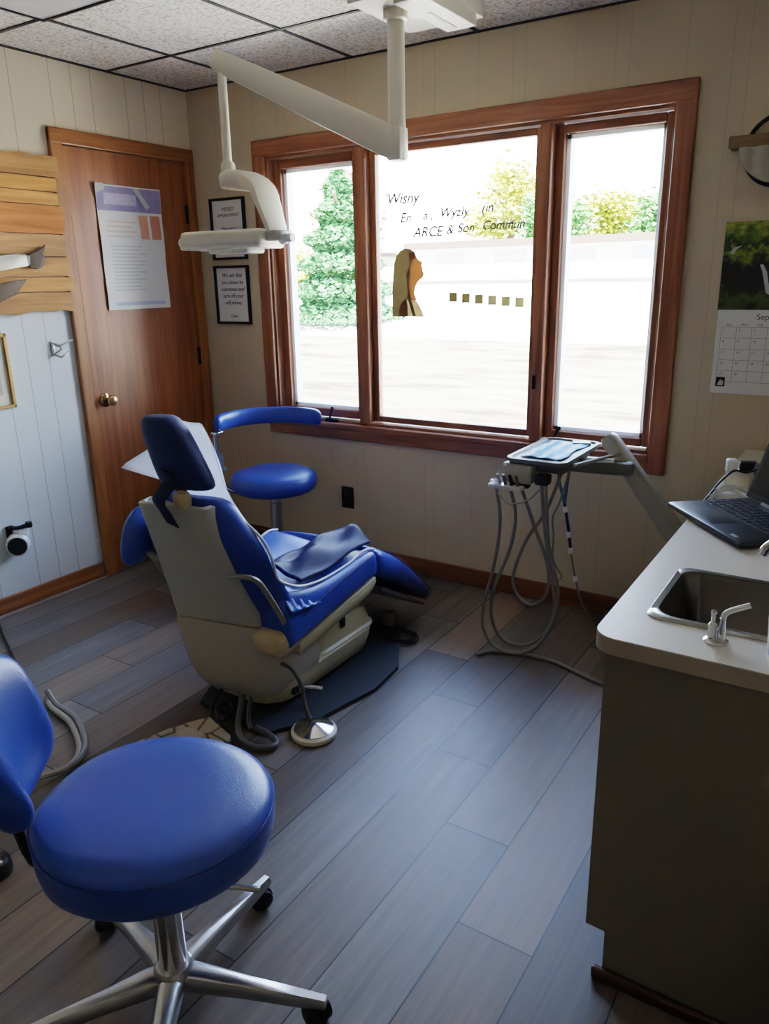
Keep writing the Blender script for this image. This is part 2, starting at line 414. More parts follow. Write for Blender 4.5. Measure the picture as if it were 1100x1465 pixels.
for q in range(4): strip('text_line', -.60, -.43-.02*(q % 2), 1.72-.022*q, 1.728-.022*q, OT, 10)
for q in range(13):
    strip('text_line', -.59, -.44+.10*random.random(), 1.61-.017*q, 1.615-.017*q, GT, 10)
strip('footer_band', -.60, -.29, 1.335, 1.352, plain('faint_blue_print', 'b9c6d8', .7), 10)
TAPE = sheer_mat('clear_tape', 'f4f4f0', .55, .2)
obj('tape', prism(newbm(), [(.0285, -.43, 1.872), (.0285, -.405, 1.88), (.0285, -.335, 1.80), (.0285, -.36, 1.785)], (.0006, 0, 0)), TAPE, po, smooth=False)
obj('tape', prism(newbm(), [(.0275, -.648, 1.888), (.0275, -.60, 1.89), (.0275, -.595, 1.865), (.0275, -.645, 1.845)], (.0006, 0, 0)), TAPE, po, smooth=False)

# ------------------------------------------------------------------ window
w = sthing('window_1', (1.48, 0, .65))
def part_box(name, a, mat, bev=.004, par=w): return obj(name, bx(newbm(), *a, bev), mat, par, smooth=False)
part_box('side_casing', (.438, .508, -.022, 0, .70, 2.095), WINV, .006); part_box('side_casing', (2.457, 2.529, -.022, 0, .655, 2.095), WINV, .006)
part_box('head_casing', (.438, 2.529, -.023, 0, 2.022, 2.096), WINX, .006)
part_box('apron', (.445, 2.46, -.018, 0, .653, .712), WINX, .005)
part_box('stool_board', (.44, 2.459, -.03, .03, .708, .735), WINX, .006)
part_box('jamb', (W0, W0+.018, 0, .12, WZ0, WZ1), WINV, .001); part_box('jamb', (W1-.018, W1, 0, .12, WZ0, WZ1), WINV, .001)
part_box('head_jamb', (W0, W1, 0, .12, WZ1-.02, WZ1), WINX, .001); part_box('sill', (W0, W1, 0, .13, WZ0-.02, WZ0+.012), WINX, .001)
part_box('mullion', (1.035, 1.098, -.008, .12, .735, 2.015), WINV, .008); part_box('mullion', (1.938, 1.990, -.008, .12, .735, 2.015), WINV, .008)
WV = plain('white_vinyl_liner', 'd9dad8', .4)
def sash(x0, x1, z0, z1, st, y0, y1, liner):
    s = bpy.data.objects.new('sash', None); COL.objects.link(s); s.parent = w; WLOC[s.name] = Vector(((x0+x1)/2, y0, z0)); s.location = WLOC[s.name]-WLOC[w.name]
    for (a, m) in (((x0, x0+st, y0, y1, z0, z1), WINV), ((x1-st, x1, y0, y1, z0, z1), WINV), ((x0+st, x1-st, y0, y1, z1-st, z1), WINX), ((x0+st, x1-st, y0, y1, z0, z0+st), WINX)):
        obj('sash_rail' if m is WINX else 'sash_stile', bx(newbm(), *a, .005), m, s, smooth=False)
    obj('pane', bx(newbm(), x0+st-.004, x1-st+.004, y0+.022, y0+.026, z0+st-.004, z1-st+.004), GLASS, s, smooth=False)
    if liner:
        bm = newbm(); L = .017; a0, a1, b0, b1 = x0+st, x1-st, z0+st, z1-st
        bx(bm, a0, a0+L, y0+.03, y1+.035, b0, b1); bx(bm, a1-L, a1, y0+.03, y1+.035, b0, b1); bx(bm, a0, a1, y0+.03, y1+.035, b0, b0+L); bx(bm, a0, a1, y0+.03, y1+.035, b1-L, b1)
        obj('weather_liner', bm, WV, s, smooth=False)
    return s
sash(.518, 1.035, .752, 2.008, .042, .045, .085, True)
sash(1.098, 1.938, .752, 2.008, .030, .035, .075, False)
sash(1.990, 2.447, .752, 2.008, .034, .045, .085, True)
def crank(x):
    c = thing('window_crank', (x, -.01, .735), 'dark crank handle on the sill of the narrow %s' % ('window nearest the door' if x < 1.3 else 'window behind the instrument tray'), 'window crank', 'casement window cranks')
    obj('crank_housing', box(newbm(), (x, .012, .744), (.085, .035, .018), None, .007), DARKMETAL, c)
    bm = newbm(); tube(bm, [(x, .0, .752), (x+.012, -.03, .765), (x+.03, -.045, .79), (x+.045, -.05, .815)], .0045, 8)
    obj('crank_arm', bm, DARKMETAL, c)
    bm = newbm(); tube(bm, [(x+.045, -.05, .812), (x+.052, -.062, .82), (x+.055, -.068, .822)], .007, 8, False)
    obj('crank_knob', bm, DARKMETAL, c)
crank(.855); crank(2.045)
obj('sash_lock', box(newbm(), (1.955, -.012, 1.0), (.014, .012, .06), None, .004), DARKMETAL, w)

# ------------------------------------------------------------------ stickers on the middle pane
GY = .053
def backlit(m, k=.6):
    nt = m.node_tree; b = nt.nodes['Principled BSDF']; out = nt.nodes['Material Output']
    tl = N(nt, 'ShaderNodeBsdfTranslucent'); src = b.inputs['Base Color'].links[0].from_socket
    nt.links.new(src, tl.inputs[0]); mx = N(nt, 'ShaderNodeMixShader'); mx.inputs[0].default_value = k
    nt.links.new(b.outputs[0], mx.inputs[1]); nt.links.new(tl.outputs[0], mx.inputs[2]); nt.links.new(mx.outputs[0], out.inputs[0])
    return m
dm_hair = plain('printed_hair', '857a60', .6, var=.2, nscale=40); dm_skin = plain('printed_skin', 'ab8660', .6, var=.15, nscale=25); dm_top = plain('printed_shirt', 'b9a98a', .6, var=.1)
dec = thing('window_decal', (1.30, GY, 1.26), 'printed cut-out sticker of a long-haired woman looking up on middle window pane', 'sticker')
DX = -.037
def flat(name, pts, mat, par, y):
    return obj(name, prism(newbm(), [(p[0], y, p[1]) for p in pts], (0, .0006, 0)), mat, par, smooth=False)
# picture coords of the sticker (0..260, 0..455), scaled to the pane
def D(px, py): return (1.238+DX+px*.000672, 1.571-py*.000672)
flat('hair', [D(*p) for p in [(0, 455), (2, 300), (10, 190), (20, 100), (40, 45), (70, 15), (110, 0), (150, 5), (185, 25), (200, 55), (170, 90), (150, 130), (148, 185), (140, 240), (150, 300), (150, 335), (110, 350), (75, 400), (58, 455)]], dm_hair, dec, GY)
flat('face', [D(*p) for p in [(140, 30), (180, 28), (200, 55), (212, 75), (250, 95), (240, 112), (250, 135), (252, 150), (262, 172), (252, 195), (228, 208), (205, 225), (192, 260), (185, 300), (205, 345), (150, 350), (130, 310), (128, 240), (120, 190), (130, 150), (150, 110)]], dm_skin, dec, GY-.0008)
flat('ear', [D(*p) for p in [(115, 165), (135, 158), (155, 170), (160, 195), (140, 205), (122, 195)]], plain('printed_ear', 'c79a6e', .6), dec, GY-.0014)
flat('shirt', [D(*p) for p in [(45, 455), (58, 390), (85, 345), (120, 315), (160, 330), (200, 350), (235, 395), (262, 455)]], dm_top, dec, GY-.0011)
flat('arm', [D(*p) for p in [(52, 455), (62, 395), (85, 352), (115, 340), (128, 380), (130, 455)]], plain('printed_arm', '9c7454', .6, var=.15), dec, GY-.0017)
flat('shoulder_strap', [D(*p) for p in [(120, 318), (135, 312), (175, 380), (195, 455), (172, 455), (150, 390)]], plain('printed_strap', '9f9474', .6), dec, GY-.0017)
for i, h in enumerate(('867d58', '877e5e', '8f8868', '9c967a', '9f9b7a', 'a7a284')):
    x = 1.508+i*.0645; z = 1.333-i*.0045
    o = obj('square_decal', bx(newbm(), x, x+.04, GY-.0006, GY, z, z+.041), plain('printed_square', h, .6, var=.15, nscale=60), smooth=False)
    tag(o, ['darkest olive square sticker, beside the woman sticker on middle pane', 'olive square sticker second from the woman sticker in the row', 'olive square sticker third from the woman sticker in the row', 'pale olive square sticker third from the window post end of row', 'pale olive square sticker second from the window post end of row', 'palest olive square sticker, nearest the window post in row'][i], 'sticker', 'square stickers on the middle pane')
LT = plain('faded_grey_lettering', '77757a', .6, var=.2)
for m in list(bpy.data.materials):
    if m.name.startswith('printed_') and m.name != 'printed_water': backlit(m, .5)
backlit(LT, .05)
le = thing('window_lettering', (1.5, GY, 1.62), 'faded grey hand lettering in three lines on middle window pane', 'lettering')
for s, x, z, sz in (("'Wisny", 1.165, 1.765, .066), ('En', 1.25, 1.685, .058), ('a ,', 1.37, 1.69, .055), ('Wyzly', 1.455, 1.695, .056), ('(in', 1.66, 1.705, .055), ('ARCE', 1.32, 1.618, .06), ('&', 1.49, 1.624, .055), ('Son', 1.545, 1.628, .055), ('Commun', 1.665, 1.634, .052)):
    text('lettering', s, (x, GY, z), sz, LT, le, (pi/2, 0, 0), .25, 'LEFT', sx=1.0, bold=.0011)

# ------------------------------------------------------------------ things on the left wall
wa = thing('wooden_wall_art', (.01, -1.3, 1.32), 'rustic wall panel of warm stained weathered boards hanging beside the door', 'wall art')
ws = [('94693c', 'cb9960'), ('a86c33', 'dfa05a'), ('b07238', 'e4a863'), ('a35e2c', 'd0854a'), ('8d6743', 'c69762'), ('9f7044', 'd39f66'), ('a97642', 'dca362'), ('8b6640', 'c6935c')]
zs = [1.978, 1.89, 1.83, 1.775, 1.655, 1.56, 1.475, 1.41, 1.322]
for i in range(8):
    yr = -.838+random.uniform(-.012, .012)
    b = newbm()
    n = 16; top = []; bot = []
    for q in range(n+1):
        y = -1.75+(yr+1.75)*q/n
        top.append((0, y, zs[i]-.003+(random.uniform(-.006, .006) if i == 0 else 0))); bot.append((0, y, zs[i+1]+.001+(random.uniform(-.008, .008) if i == 7 else 0)))
    prism(b, [(0.003, p[1], p[2]) for p in bot]+[(0.003, p[1], p[2]) for p in top[::-1]], (.024+random.uniform(-.004, .004), 0, 0))
    obj('board', b, wood('weathered_board', *ws[i], 'Y', .8, .75, 0), wa, smooth=False)
bw = plain('pale_grey_metal', 'b9b4a8', .4, .3, var=.15); bd = plain('dark_brown_metal', '33261c', .5, .3)
def bird(z, y, label):
    b = thing('bird_art', (.03, y-.2, z), label, 'ornament', 'flying bird ornaments')
    obj('body', prism(newbm(), [(.034, y-.4, z-.07), (.034, y-.22, z-.03), (.034, y-.12, z-.012), (.034, y, z+.005), (.034, y+.005, z+.05), (.034, y-.06, z+.055), (.034, y-.13, z+.045), (.034, y-.28, z-.0), (.034, y-.4, z-.03)], (.012, 0, 0), .004), bw, b)
    obj('tail', prism(newbm(), [(.036, y-.015, z+.0), (.036, y+.03, z-.01), (.036, y+.06, z+.005), (.036, y+.075, z+.04), (.036, y+.06, z+.055), (.036, y+.085, z+.095), (.036, y+.05, z+.07), (.036, y+.02, z+.06), (.036, y-.02, z+.05)], (.01, 0, 0), .002), bd, b)
    obj('wing', prism(newbm(), [(.048, y-.36, z-.12), (.048, y-.12, z-.06), (.048, y-.035, z-.05), (.048, y-.09, z-.11), (.048, y-.22, z-.16)], (.006, 0, 0), .002), bd, b)
bird(1.515, -1.04, 'pale metal bird with dark tail flying across the wooden wall art')
hk = thing('wall_hook', (.0, -.94, 1.14), 'small pale metal double hook on the panelling below the wooden art', 'hook')
SW = plain('pale_hook_metal', 'b7bbb9', .35, .5)
obj('back_plate', bx(newbm(), 0, .006, -.975, -.955, 1.125, 1.195, .002), SW, hk)
for z, l in ((1.187, .07), (1.135, .045)):
    bm = newbm(); tube(bm, [(.004, -.965, z), (.04, -.955, z-.012), (.045, -.955+l*.4, z-.004), (.04, -.955+l, z+.008)], .0045, 8)
    obj('prong', bm, SW, hk)
bm = newbm(); tube(bm, [(.012, -.965, 1.18), (.03, -.94, 1.16), (.012, -.965, 1.135)], .004, 8); obj('brace', bm, SW, hk)
fr = thing('picture_frame', (0, -1.33, .92), 'gold edged picture frame with pale mat cut off by photo edge', 'picture frame')
GO = plain('gold_frame', 'b9975a', .35, .4)
bm = newbm(); y0, y1, z0, z1 = -1.46, -1.19, .925, 1.243
for a in ((y0, y1, z0, z0+.014), (y0, y1, z1-.014, z1), (y0, y0+.014, z0, z1), (y1-.014, y1, z0, z1)): bx(bm, 0, .018, *a, .002)
obj('frame', bm, GO, fr, smooth=False)
obj('mat_board', bx(newbm(), .002, .006, y0+.012, y1-.012, z0+.012, z1-.012), plain('cream_mat_board', 'dad6c6', .7), fr, smooth=False)
obj('print', bx(newbm(), .006, .008, y0+.06, y1-.05, z0+.06, z1-.06), plain('faded_print', 'b5b09a', .6, var=.3, nscale=30), fr, smooth=False)
# device plugged into the left wall
wd = thing('wall_device', (0, -1.27, .28), 'white round device with dark grille on black wall bracket above baseboard', 'wall device')
bm = newbm(); bx(bm, .0, .012, -1.33, -1.295, .30, .405, .003); tube(bm, [(.012, -1.315, .40), (.05, -1.30, .40), (.075, -1.265, .408)], .009, 8); lathe(bm, (.078, -1.262, .41), [(.014, -.012), (.016, 0), (.014, .012)], 12)
obj('bracket', bm, BLACK, wd)
# body axis pointing to the room (+x, -y a bit)
M = Matrix.Rotation(radians(-38), 4, 'Z') @ Matrix.Rotation(radians(90), 4, 'Y')
obj('body', lathe(newbm(), (.005, -1.275, .325), [(.03, 0), (.044, .01), (.05, .03), (.052, .06), (.048, .085), (.043, .09)], 28, 'Z', M), WHITE, wd)
obj('neck', box(newbm(), (.045, -1.285, .365), (.06, .06, .06), None, .018), WHITE, wd)
obj('grille', lathe(newbm(), (.005, -1.275, .325), [(.040, .088), (.040, .0925), (0, .0935)], 28, 'Z', M), plain('dark_grille', '20242c', .6, bump=.6, bscale=600), wd)

# ------------------------------------------------------------------ framed notices on the back wall
INK = plain('black_ink', '303034', .7)
def notice(x0, x1, z0, z1, label, lines, thanks=None):
    t = thing('framed_notice', ((x0+x1)/2, 0, z0), label, 'framed notice', 'black framed notices by the window')
    bm = newbm(); f = .012
    for a in ((x0, x0+f, z0, z1), (x1-f, x1, z0, z1), (x0, x1, z0, z0+f), (x0, x1, z1-f, z1)):
        bx(bm, a[0], a[1], -.018, 0, a[2], a[3], .002)
    obj('frame', bm, BLACK, t, smooth=False)
    obj('sheet', bx(newbm(), x0+f*.8, x1-f*.8, -.006, -.002, z0+f*.8, z1-f*.8), PAPER, t, smooth=False)
    for s, z, sz in lines:
        text('text_line', s, ((x0+x1)/2, -.0065, z), sz, INK, t, (pi/2, 0, 0), .25)
notice(.118, .357, 1.55, 1.853, 'black framed notice about appointments hanging behind the dental lamp', [('MISSED', 1.79, .026), ('APPOINTMENTS', 1.762, .021), ('Please give us', 1.70, .018), ('24 hours notice', 1.678, .018), ('if you cannot', 1.656, .018), ('keep your visit', 1.634, .018)])
notice(.113, .356, 1.22, 1.52, 'black framed cell phone notice hanging lower, below the dental lamp', [('We ask that', 1.462, .029), ('you please be', 1.427, .028), ('courteous and', 1.392, .028), ('turn off your', 1.357, .028), ('cell phone.', 1.322, .028), ('Thanks', 1.255, .019)])
ou = thing('wall_outlet', (.94, 0, .29), 'black power outlet plate low on the wall under the window', 'outlet')
obj('cover_plate', bx(newbm(), .906, .98, -.008, 0, .285, .40, .003), BLACK, ou, smooth=False)
for z in (.32, .365): obj('socket', bx(newbm(), .925, .961, -.011, -.007, z-.016, z+.016, .004), plain('dark_socket', '1f1f22', .35), ou)

# calendar
ca = thing('wall_calendar', (2.87, 0, 1.0), 'wall calendar with waterfall photo above white date grid', 'calendar')
obj('photo_page', bx(newbm(), 2.664, 3.07, -.006, -.002, 1.307, 1.611), picture_mat('forest_waterfall_print', 0), ca, smooth=False)
WF = plain('printed_water', 'b8bac0', .5, var=.1)
for pts in ([(2.79, 1.462), (2.80, 1.465), (2.815, 1.44), (2.825, 1.40), (2.84, 1.375), (2.84, 1.355), (2.82, 1.365), (2.808, 1.41), (2.80, 1.44)], [(2.685, 1.505), (2.70, 1.525), (2.725, 1.53), (2.705, 1.515), (2.70, 1.5)], [(2.82, 1.53), (2.83, 1.53), (2.87, 1.48), (2.87, 1.46), (2.84, 1.49)], [(2.825, 1.46), (2.835, 1.465), (2.87, 1.42), (2.865, 1.41)]):
    flat('waterfall', pts, WF, ca, -.0068)
obj('date_page', bx(newbm(), 2.667, 3.07, -.005, -.0015, 1.0, 1.307), PAPER, ca, smooth=False)
bm = newbm()
for i in range(6): bx(bm, 2.685, 3.05, -.0056, -.005, 1.045+.04*i-.0006, 1.045+.04*i+.0006)
for i in range(8): bx(bm, 2.685+i*.052-.0006, 2.685+i*.052+.0006, -.0056, -.005, 1.045, 1.245)
obj('grid_lines', bm, plain('pale_grid_ink', '8e8e8c', .7), ca, smooth=False)
GI = plain('grey_ink', '5c5c5e', .7)
text('month_title', 'September', (2.865, -.0056, 1.272), .03, GI, ca)
for i, s in enumerate(('Sun', 'Mon', 'Tue', 'Wed', 'Thu', 'Fri', 'Sat')): text('day_name', s, (2.71+.052*i, -.0056, 1.25), .012, GI, ca)
n = 0
for r in range(5):
    for c_ in range(7):
        n += 1
        if n <= 30: text('date_number', str(n), (2.692+.052*c_, -.0056, 1.23-.04*r), .011, GI, ca, align='LEFT')
obj('corner_badge', bx(newbm(), 2.684, 2.716, -.0062, -.005, 1.026, 1.061), BLACK, ca, smooth=False)
flat('badge_mark', [(2.69, 1.030), (2.71, 1.030), (2.712, 1.045), (2.70, 1.052), (2.693, 1.04)], plain('badge_pale_mark', 'c9c9c6', .6), ca, -.0069)
# round shelf
rs = thing('round_wall_shelf', (2.81, 0, 1.72), 'round black metal wall ring with a pale wooden shelf across it', 'wall shelf')
bm = newbm(); R = .113; cx, cz = 2.815, 1.835
tube(bm, [(cx+R*cos(a), -.022, cz+R*sin(a)) for a in [2*pi*i/40 for i in range(41)]], .0075, 8, False)
obj('ring', bm, BLACK, rs)
obj('shelf_board', bx(newbm(), 2.655, 2.97, -.075, 0, 1.846, 1.884, .002), wood('pale_shelf_wood', '7b6547', '94795a', 'X'), rs, smooth=False)
bm = newbm()
def lace(a, j):
    x = 2.69+a*.25; s = sin(pi*a)**.6 if 0 < a < 1 else 0
    return (x, -.074-.006*sin(a*25), 1.846-j*(.02+.10*s))
grid(bm, lace, 26, 10)
tag(obj('lace_runner', bm, plain('pale_lace_cloth', 'b4ae9f', .85, var=.15, nscale=60), ang=180, solid=.002), 'pale cloth hanging in a curve under the round wall shelf', 'cloth')

# ------------------------------------------------------------------ counter with sink
TZ = .797; CY = -1.83; CX = 2.82
cab = thing('base_cabinet', (3.15, -.9, 0), 'beige laminate base cabinet with notched end panel standing under the countertop', 'cabinet')
poly = [(2.846, CY+.0, .122), (2.846, CY, .762), (RX-.003, CY, .762), (RX-.003, CY, 0.0), (2.888, CY, 0.0), (2.888, CY, .122)]
obj('end_panel', prism(newbm(), poly, (0, .02, 0), .001), CABI, cab, smooth=False)
obj('toe_kick', bx(newbm(), 2.89, 2.905, CY+.02, -.02, 0, .12), CABI, cab, smooth=False)
obj('cabinet_floor', bx(newbm(), 2.86, RX-.003, CY+.02, -.018, .122, .14), CABI, cab, smooth=False)
for i in range(4):
    y0 = CY+.022+i*.445; y1 = y0+.44
    dd = obj('cabinet_door', bx(newbm(), 2.842, 2.86, y0, y1, .125, .757, .002), CABI, cab, smooth=False)
    yy = y1-.05 if i % 2 == 0 else y0+.05
    bm = newbm(); tube(bm, [(2.842, yy, .62), (2.818, yy, .625), (2.818, yy, .71), (2.842, yy, .715)], .005, 8, False); obj('handle', bm, STEEL, dd)
obj('base_molding', bx(newbm(), 2.868, RX-.003, CY-.016, CY, 0, .03, .006), wood('dark_base_molding', '3a2013', '5a3520', 'X'), cab, smooth=False)
# countertop with hole for the sink
SX0, SX1, SY0, SY1 = 2.90, 3.205, -1.70, -1.43
bm = newbm()
def ctop(bm):
    r = .045; x0, x1, y0, y1 = CX, RX-.004, CY-.012, -.018
    arc = [(x0+r-r*cos(a), y0+r-r*sin(a)) for a in [pi/2*i/6 for i in range(7)]]
    top = []
    # ring of quads around the hole
    outer = arc+[(x1, y0), (x1, y1), (x0, y1)]
    b = bmesh.new()
    vo = [b.verts.new((p[0], p[1], TZ)) for p in outer]
    vi = [b.verts.new((p[0], p[1], TZ)) for p in ((SX0, SY0), (SX1, SY0), (SX1, SY1), (SX0, SY1))]
    eo = [b.edges.new((vo[k], vo[(k+1) % len(vo)])) for k in range(len(vo))]; ei = [b.edges.new((vi[k], vi[(k+1) % 4])) for k in range(4)]
    bmesh.ops.triangle_fill(b, edges=eo+ei, use_beauty=True)
    g = bmesh.ops.extrude_face_region(b, geom=b.faces[:])
    for v in [e for e in g['geom'] if isinstance(e, bmesh.types.BMVert)]: v.co.z -= .034
    merge(bm, b)
ctop(bm)
ct = tag(obj('countertop', bm, LAMIN, smooth=False), 'pale laminate countertop with rounded corner running along the right wall', 'countertop')
obj('backsplash', bx(newbm(), RX-.022, RX-.004, CY+.01, -.02, TZ, TZ+.1, .003), LAMIN, ct, smooth=False)
EDG = plain('edge_band', 'a89c8a', .45)
bm = newbm(); r = .045; y0 = CY-.0125
path = [(CX-.0005, -.02)]+[(CX+r-(r+.0005)*cos(a), y0+r-(r+.0005)*sin(a)) for a in [pi/2*i/8 for i in range(9)]]+[(RX-.004, y0-.0005)]
for i in range(len(path)-1):
    p, q = path[i], path[i+1]
    vs = [bm.verts.new((p[0], p[1], TZ-.034)), bm.verts.new((q[0], q[1], TZ-.034)), bm.verts.new((q[0], q[1], TZ-.002)), bm.verts.new((p[0], p[1], TZ-.002))]
    bm.faces.new(vs)
obj('edge_band', bm, EDG, ct, ang=60)
sk = thing('sink', (3.05, -1.56, TZ-.15), 'small stainless steel bar sink set into the countertop', 'sink')
def rrect(x0, x1, y0, y1, r, z, n=6):
    out = []
    for (cx_, cy_, a0) in ((x1-r, y0+r, -pi/2), (x1-r, y1-r, 0), (x0+r, y1-r, pi/2), (x0+r, y0+r, pi)):
        for i in range(n+1):
            a = a0+pi/2*i/n; out.append((cx_+r*cos(a), cy_+r*sin(a), z))
    return out
x0, x1, y0, y1 = 2.884, 3.222, -1.718, -1.415
loft(bm := newbm(), [rrect(x0, x1, y0, y1, .03, TZ+.001), rrect(x0+.004, x1-.004, y0+.004, y1-.004, .03, TZ+.006), rrect(x0+.016, x1-.016, y0+.016, y1-.016, .04, TZ+.005), rrect(x0+.022, x1-.022, y0+.022, y1-.022, .04, TZ-.006), rrect(x0+.03, x1-.03, y0+.03, y1-.03, .04, TZ-.12), rrect(x0+.06, x1-.06, y0+.06, y1-.06, .05, TZ-.145)], False)
f = [v for v in bm.verts][-28:]; bm.faces.new(f)
obj('basin', bm, plain('shaded_stainless_bowl', '6f6963', .3, 1, var=.1, nscale=15), sk, ang=50)  # same steel as the rim, darkened: shade inside the bowl painted in
loft(bm := newbm(), [rrect(x0, x1, y0, y1, .03, TZ+.0015), rrect(x0+.004, x1-.004, y0+.004, y1-.004, .03, TZ+.0066), rrect(x0+.016, x1-.016, y0+.016, y1-.016, .04, TZ+.0056)], False)
obj('rim', bm, STEEL, sk, ang=50)
obj('drain', lathe(newbm(), (3.05, -1.565, TZ-.1445), [(.04, 0), (.04, .003), (.032, .004), (.028, .001), (0, .001)], 24), CHROME, sk)
# chrome push fitting with white lever
sd = thing('chrome_lever_tap', (3.022, -1.755, TZ), 'chrome twin post fitting with white tipped lever at front rim of sink', 'tap')
Pc = (3.024, -1.760)
obj('flange', lathe(newbm(), (Pc[0], Pc[1], TZ), [(.022, 0), (.022, .003), (.017, .006), (0, .006)], 28), CHROME, sd)
obj('post', lathe(newbm(), (Pc[0]-.008, Pc[1], TZ+.005), [(.0075, 0), (.0075, .028), (.004, .032), (.004, .047), (.0055, .049), (.0055, .054), (0, .055)], 20), CHROME, sd)
obj('post', lathe(newbm(), (Pc[0]+.008, Pc[1]+.002, TZ+.005), [(.0075, 0), (.0075, .024), (.0055, .028), (.0055, .042), (0, .044)], 20), CHROME, sd)
bm = newbm(); tube(bm, [(Pc[0]+.008, Pc[1]+.002, TZ+.046), (Pc[0]+.010, Pc[1]+.002, TZ+.056), (Pc[0]+.020, Pc[1]+.006, TZ+.064), (Pc[0]+.048, Pc[1]+.014, TZ+.077)], lambda t: .0052, 10)
obj('lever', bm, WHITE, sd)
# faucet
fa = thing('faucet', (3.30, -1.40, TZ), 'chrome faucet spout arching over the back of the sink', 'faucet')
obj('base_plate', lathe(newbm(), (3.30, -1.385, TZ), [(.03, 0), (.03, .008), (.018, .014), (.016, .06), (.012, .065), (0, .066)], 24), CHROME, fa)
bm = newbm(); tube(bm, [(3.30, -1.385, TZ+.05), (3.27, -1.385, TZ+.10), (3.19, -1.40, TZ+.125), (3.10, -1.415, TZ+.115), (3.06, -1.42, TZ+.085), (3.05, -1.422, TZ+.066)], lambda t: .013-.003*t, 12)
obj('spout', bm, CHROME, fa)
obj('handle', box(newbm(), (3.09, -1.395, TZ+.06), (.05, .03, .02), None, .008), CHROME, fa)
# cup
pr = thing('plastic_cup', (3.146, -1.775, TZ), 'short white plastic cup standing at the near end of countertop', 'cup')
obj('cup_body', lathe(newbm(), (3.146, -1.775, TZ), [(.001, .004), (.034, .004), (.038, .076), (.041, .078), (.0415, .075), (.036, 0), (.001, 0)], 32), WHITE, pr)
obj('cup_band', lathe(newbm(), (3.146, -1.775, TZ), [(.0372, .012), (.0378, .012), (.0383, .022), (.0377, .022), (.0372, .012)], 32), plain('pale_blue_band', 'c6d2e6', .4), pr)
# laptop
lp = thing('laptop', (2.98, -.98, TZ), 'open dark grey laptop sitting at the edge of the countertop', 'laptop')
A = Vector((2.747, -.95, TZ+.002)); U = Vector((.231, -.279, 0)).normalized(); V_ = Vector((-U.y, U.x, 0)); LW, LD = .365, .25
LG = plain('dark_laptop_grey', '2b2f38', .35, .3); LK = plain('black_keys', '15161a', .4); SCR = plain('dark_screen', '3a3e3c', .15, var=.1)
def LP(u, v, z): return A+U*u+V_*v+Vector((0, 0, z))
rotL = Matrix(((U.x, V_.x, 0), (U.y, V_.y, 0), (0, 0, 1)))
def lbox(u0, u1, v0, v1, z0, z1, bev=.002):
    return box(newbm(), LP((u0+u1)/2, (v0+v1)/2, (z0+z1)/2), (u1-u0, v1-v0, z1-z0), rotL, bev)
ba = obj('base', lbox(0, LW, 0, LD, .002, .019, .008), LG, lp)
obj('touchpad', lbox(.11, .215, .015, .085, .0185, .0198, .0005), plain('touchpad_grey', '363b46', .3), lp)
kb = newbm()
for r_ in range(5):
    for q in range(14):
        b_ = lbox(.02+q*.0233, .02+q*.0233+.0195, .10+r_*.022, .10+r_*.022+.018, .0185, .0212, .001); merge(kb, b_)
obj('keyboard', kb, LK, lp, smooth=False)
obj('badge', lbox(.30, .325, .012, .024, .0188, .0195, .0004), plain('badge_grey', 'a9a9ae', .4), lp)
hg = Vector((0, 0, 0)); tl = radians(18)
def SP(u, h, d): return A+U*u+V_*(LD-.012+h*sin(tl)+d*cos(tl))+Vector((0, 0, .02+h*cos(tl)-d*sin(tl)))
def sbox(u0, u1, h0, h1, d0, d1):
    b = bmesh.new(); bmesh.ops.create_cube(b, size=1)
    for v in b.verts: v.co = SP(u0+(u1-u0)*(v.co.x+.5), h0+(h1-h0)*(v.co.y+.5), d0+(d1-d0)*(v.co.z+.5))
    return b
obj('lid', sbox(0, LW, .003, .235, 0, .008), LG, lp, smooth=False)
obj('screen', sbox(.012, LW-.012, .02, .225, -.0012, 0), SCR, lp, smooth=False)
obj('hinge', sbox(.08, LW-.08, -.004, .006, -.004, .010), ALU, lp, smooth=False)
# boxes and adapters behind the laptop
def cblock(name, c, s, rz, mat, label, cat, bev=.006):
    o = obj(name, box(newbm(), c, s, Matrix.Rotation(rz, 3, 'Z'), bev), mat); return tag(o, label, cat)
cblock('cream_box', (2.90, -.63, TZ+.028), (.09, .07, .055), -.5, CREAM2, 'cream plastic box on the countertop behind the laptop', 'box')
cblock('charger_plug', (2.865, -.66, TZ+.077), (.03, .035, .043), .35, WHITE, 'white charger plug standing on the cream box', 'charger')
cblock('power_adapter', (2.905, -.615, TZ+.07), (.05, .035, .03), .2, BLACK, 'black power adapter on top of the cream box', 'adapter')
cblock('card_reader', (2.955, -.655, TZ+.045), (.05, .03, .09), -.5, plain('grey_reader', '55585c', .4), 'grey upright card reader between cream box and laptop screen', 'card reader')
for i, (pts, r, mat, lb) in enumerate((
    ([(2.835, -.80, TZ+.006), (2.84, -.74, TZ+.008), (2.865, -.70, TZ+.012), (2.90, -.71, TZ+.008), (2.935, -.76, TZ+.006)], .0075, WHITE, 'white cable curling on the countertop in front of cream box'),
    ([(2.845, -.76, TZ+.02), (2.865, -.715, TZ+.025), (2.90, -.69, TZ+.015), (2.93, -.71, TZ+.01)], .0075, WHITE, 'upper white cable looped against the front of cream box'),
    ([(2.826, -.86, TZ+.005), (2.832, -.79, TZ+.012), (2.845, -.73, TZ+.035), (2.875, -.68, TZ+.066), (2.91, -.655, TZ+.06), (2.96, -.68, TZ+.095)], .0035, BLACK, 'thin black cable running over cream box behind the laptop'))):
    bm = newbm(); tube(bm, pts, r, 8); tag(obj('cable', bm, mat), lb, 'cable')

